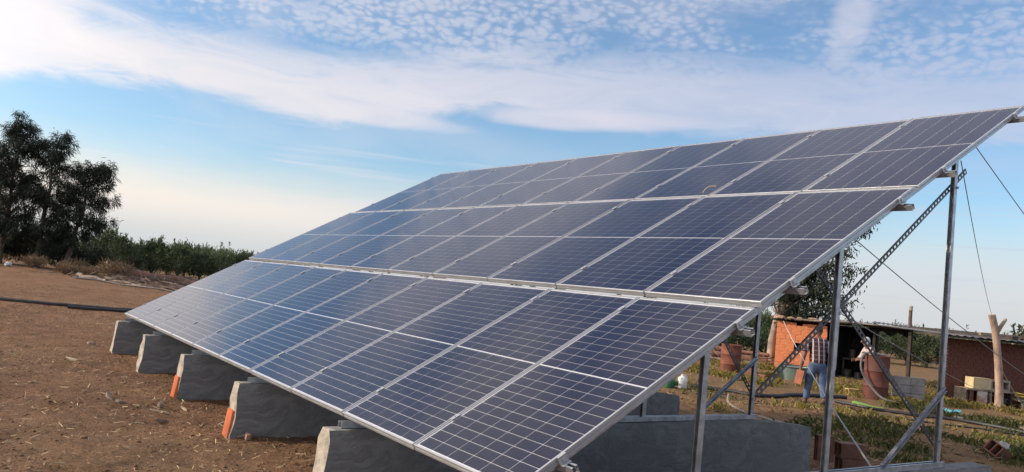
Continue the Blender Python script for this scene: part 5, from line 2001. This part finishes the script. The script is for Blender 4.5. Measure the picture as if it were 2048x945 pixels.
def straw(name, n, m_, label, seed, box=None, lmin=0.03, lmax=0.16):
    rs = np.random.default_rng(seed)
    x, y = scatter_xy(n, rs, *(box or ()))
    keep = fbm(x * 0.9, y * 0.9, 61, 3) > rs.uniform(-0.55, 0.35, len(x))
    x, y = x[keep], y[keep]
    n = len(x)
    z = ground_z(x, y) + 0.012
    an = rs.uniform(0, math.pi, n)
    L = rs.uniform(lmin, lmax, n)
    d = np.stack([np.cos(an) * L, np.sin(an) * L, rs.normal(size=n) * 0.22 * L], 1)
    w = rs.uniform(0.001, 0.0035, n)
    s_ = np.stack([-np.sin(an) * w, np.cos(an) * w, rs.uniform(-1, 1, n) * w], 1)
    b = np.stack([x, y, z], 1)
    v = np.stack([b - s_, b + s_, b + d + s_, b + d - s_], 1).reshape(-1, 3)
    tag(link_mesh(name, np_mesh(name, v, np.arange(n * 4).reshape(n, 4), 4, m_)), label, 'straw', kind='stuff')


STRAW = mat('pale_straw', (0.36, 0.25, 0.145), rough=0.9, island=0.9)
straw('dry_straw', 34000, STRAW, 'bits of dry straw and stalks littering the field', 51, None, 0.015, 0.085)
straw('yard_straw', 6000, STRAW, 'bits of straw on the yard dirt behind the footings', 52, (-2.0, 11.0, 5.0, 16.0), 0.05, 0.2)
blades('field_tufts', [(-14, 11, -5.0, 0.5, 700, 6, 0.012, 0.04, 0.05, 0.0), (-40, -12, -12, 12, 1200, 6, 0.02, 0.06, 0.14, 0.0)], leaf_mat('withered_tufts', (0.22, 0.135, 0.072), 0.7, 0.1), 'withered grass tufts on the tilled field', 35)

# flattened brush and branch litter round the log heap
def litter(name, n, cx, cy, sx, sy, m_, label, seed):
    rs = np.random.default_rng(seed)
    x = rs.normal(size=n) * sx + cx
    y = rs.normal(size=n) * sy + cy
    z = ground_z(x, y) + np.abs(rs.normal(size=n)) * 0.14
    D = rs.normal(size=(n, 3)) * np.array([1, 1, 0.25])
    me = leaf_mesh(name, np.stack([x, y, z], 1), D, rs.uniform(0.3, 1.1, n), rs.uniform(0.02, 0.06, n), m_, rs)
    tag(link_mesh(name, me), label, 'litter', kind='stuff')


litter('branch_litter', 1500, -33.0, 8.0, 2.2, 2.4, mat('branch_litter', (0.13, 0.088, 0.062), rough=0.95, island=0.8), 'tangle of dry branches between the felled logs', 71)
litter('yard_litter', 500, -7.0, 21.3, 1.8, 0.9, MATS['branch_litter'], 'tangle of dry branches round the trunks behind the rusty drum', 72)

# debris one can pick out on the field: px positions turned into places on the ground beforehand
SHARD = mat('pale_shard', (0.33, 0.25, 0.18), rough=0.9, var=0.25, scale=12)
CHIP = mat('cement_chip', (0.21, 0.165, 0.13), rough=0.95, var=0.25, scale=12)


def shard(x, y, L, W, T, rz, tl, m_, label, cat, name):
    L, W, T = L * 0.85, W * 0.62, T * 0.7
    z = gz(x, y) + T * 0.5 + 0.004
    rot = Matrix.Rotation(rz, 3, 'Z') @ Matrix.Rotation(tl, 3, 'Y')
    r_ = random.Random(int(x * 100 + y * 1000))
    out = []
    k = 6
    for q in range(k):
        a = 2 * math.pi * (q + r_.uniform(-0.3, 0.3)) / k
        rr = r_.uniform(0.5, 1.15)
        out.append((math.cos(a) * L / 2 * rr, math.sin(a) * W / 2 * rr))
    vs = [Vector((x, y, z)) + rot @ Vector((a, b, -T / 2)) for a, b in out] + [Vector((x, y, z)) + rot @ Vector((a * 0.93, b * 0.9, T / 2 * r_.uniform(.7, 1.2))) for a, b in out]
    mb = MB()
    mb.add(vs, [(i, (i + 1) % k, k + (i + 1) % k, k + i) for i in range(k)] + [tuple(range(k))[::-1], tuple(range(k, 2 * k))])
    return tag(mb.build(name, m_), label, cat, 'shards and chips on the field')


for a in (
    (4.28, -0.80, 0.17, 0.10, 0.05, 0.4, 0.5, CHIP, 'curled grey cement chip lying alone in the middle of the field', 'chip', 'cement_chip'),
    (4.45, -0.72, 0.13, 0.08, 0.03, 1.2, 0.2, CHIP, 'small grey chip touching the curled one in the field', 'chip', 'cement_chip'),
    (5.55, -0.02, 0.18, 0.07, 0.025, 1.3, -0.5, SHARD, 'tan tilted shard between the two orange brick ends', 'shard', 'brick_shard'),
    (4.85, -0.42, 0.26, 0.05, 0.02, 0.9, 0.1, SHARD, 'long thin pale splinter left of the nearer orange brick end', 'splinter', 'wood_splinter'),
    (4.60, -0.14, 0.22, 0.06, 0.02, 0.2, 0.1, SHARD, 'thin pale splinter in front of the farther orange brick end', 'splinter', 'wood_splinter'),
    (4.55, -0.36, 0.12, 0.09, 0.06, 0.7, 0.1, CHIP, 'round grey lump left of the farther orange brick end', 'lump', 'cement_lump'),
    (-0.95, -0.25, 0.30, 0.14, 0.05, 0.9, 0.1, CHIP, 'pale flat chip left of the second footing from the far corner', 'chip', 'cement_chip'),
    (1.2, -0.75, 0.32, 0.07, 0.03, 0.7, 0.1, SHARD, 'small pale sliver out on the field beyond the curled chip', 'sliver', 'wood_splinter'),
    (6.22, 0.02, 0.12, 0.10, 0.07, 0.3, 0.1, mat('pink_lump', (0.36, 0.20, 0.15), rough=0.9, var=0.2), 'pinkish lump at the foot of the nearer orange brick end', 'lump', 'brick_lump'),
    (7.35, 0.48, 0.13, 0.10, 0.07, 0.9, 0.2, CHIP, 'grey lump on the earth between the last two visible footings', 'lump', 'cement_lump'),
    (7.42, 0.40, 0.12, 0.05, 0.03, 0.2, 0.1, mat('white_chip', (0.5, 0.48, 0.45), rough=0.9), 'white chip beside the grey lump between the footings', 'chip', 'cement_chip'),
    (5.30, -0.50, 0.16, 0.10, 0.04, 2.0, 0.25, CHIP, 'dark grey curled flake in the shard litter left of the footings', 'flake', 'cement_chip'),
):
    shard(*a)
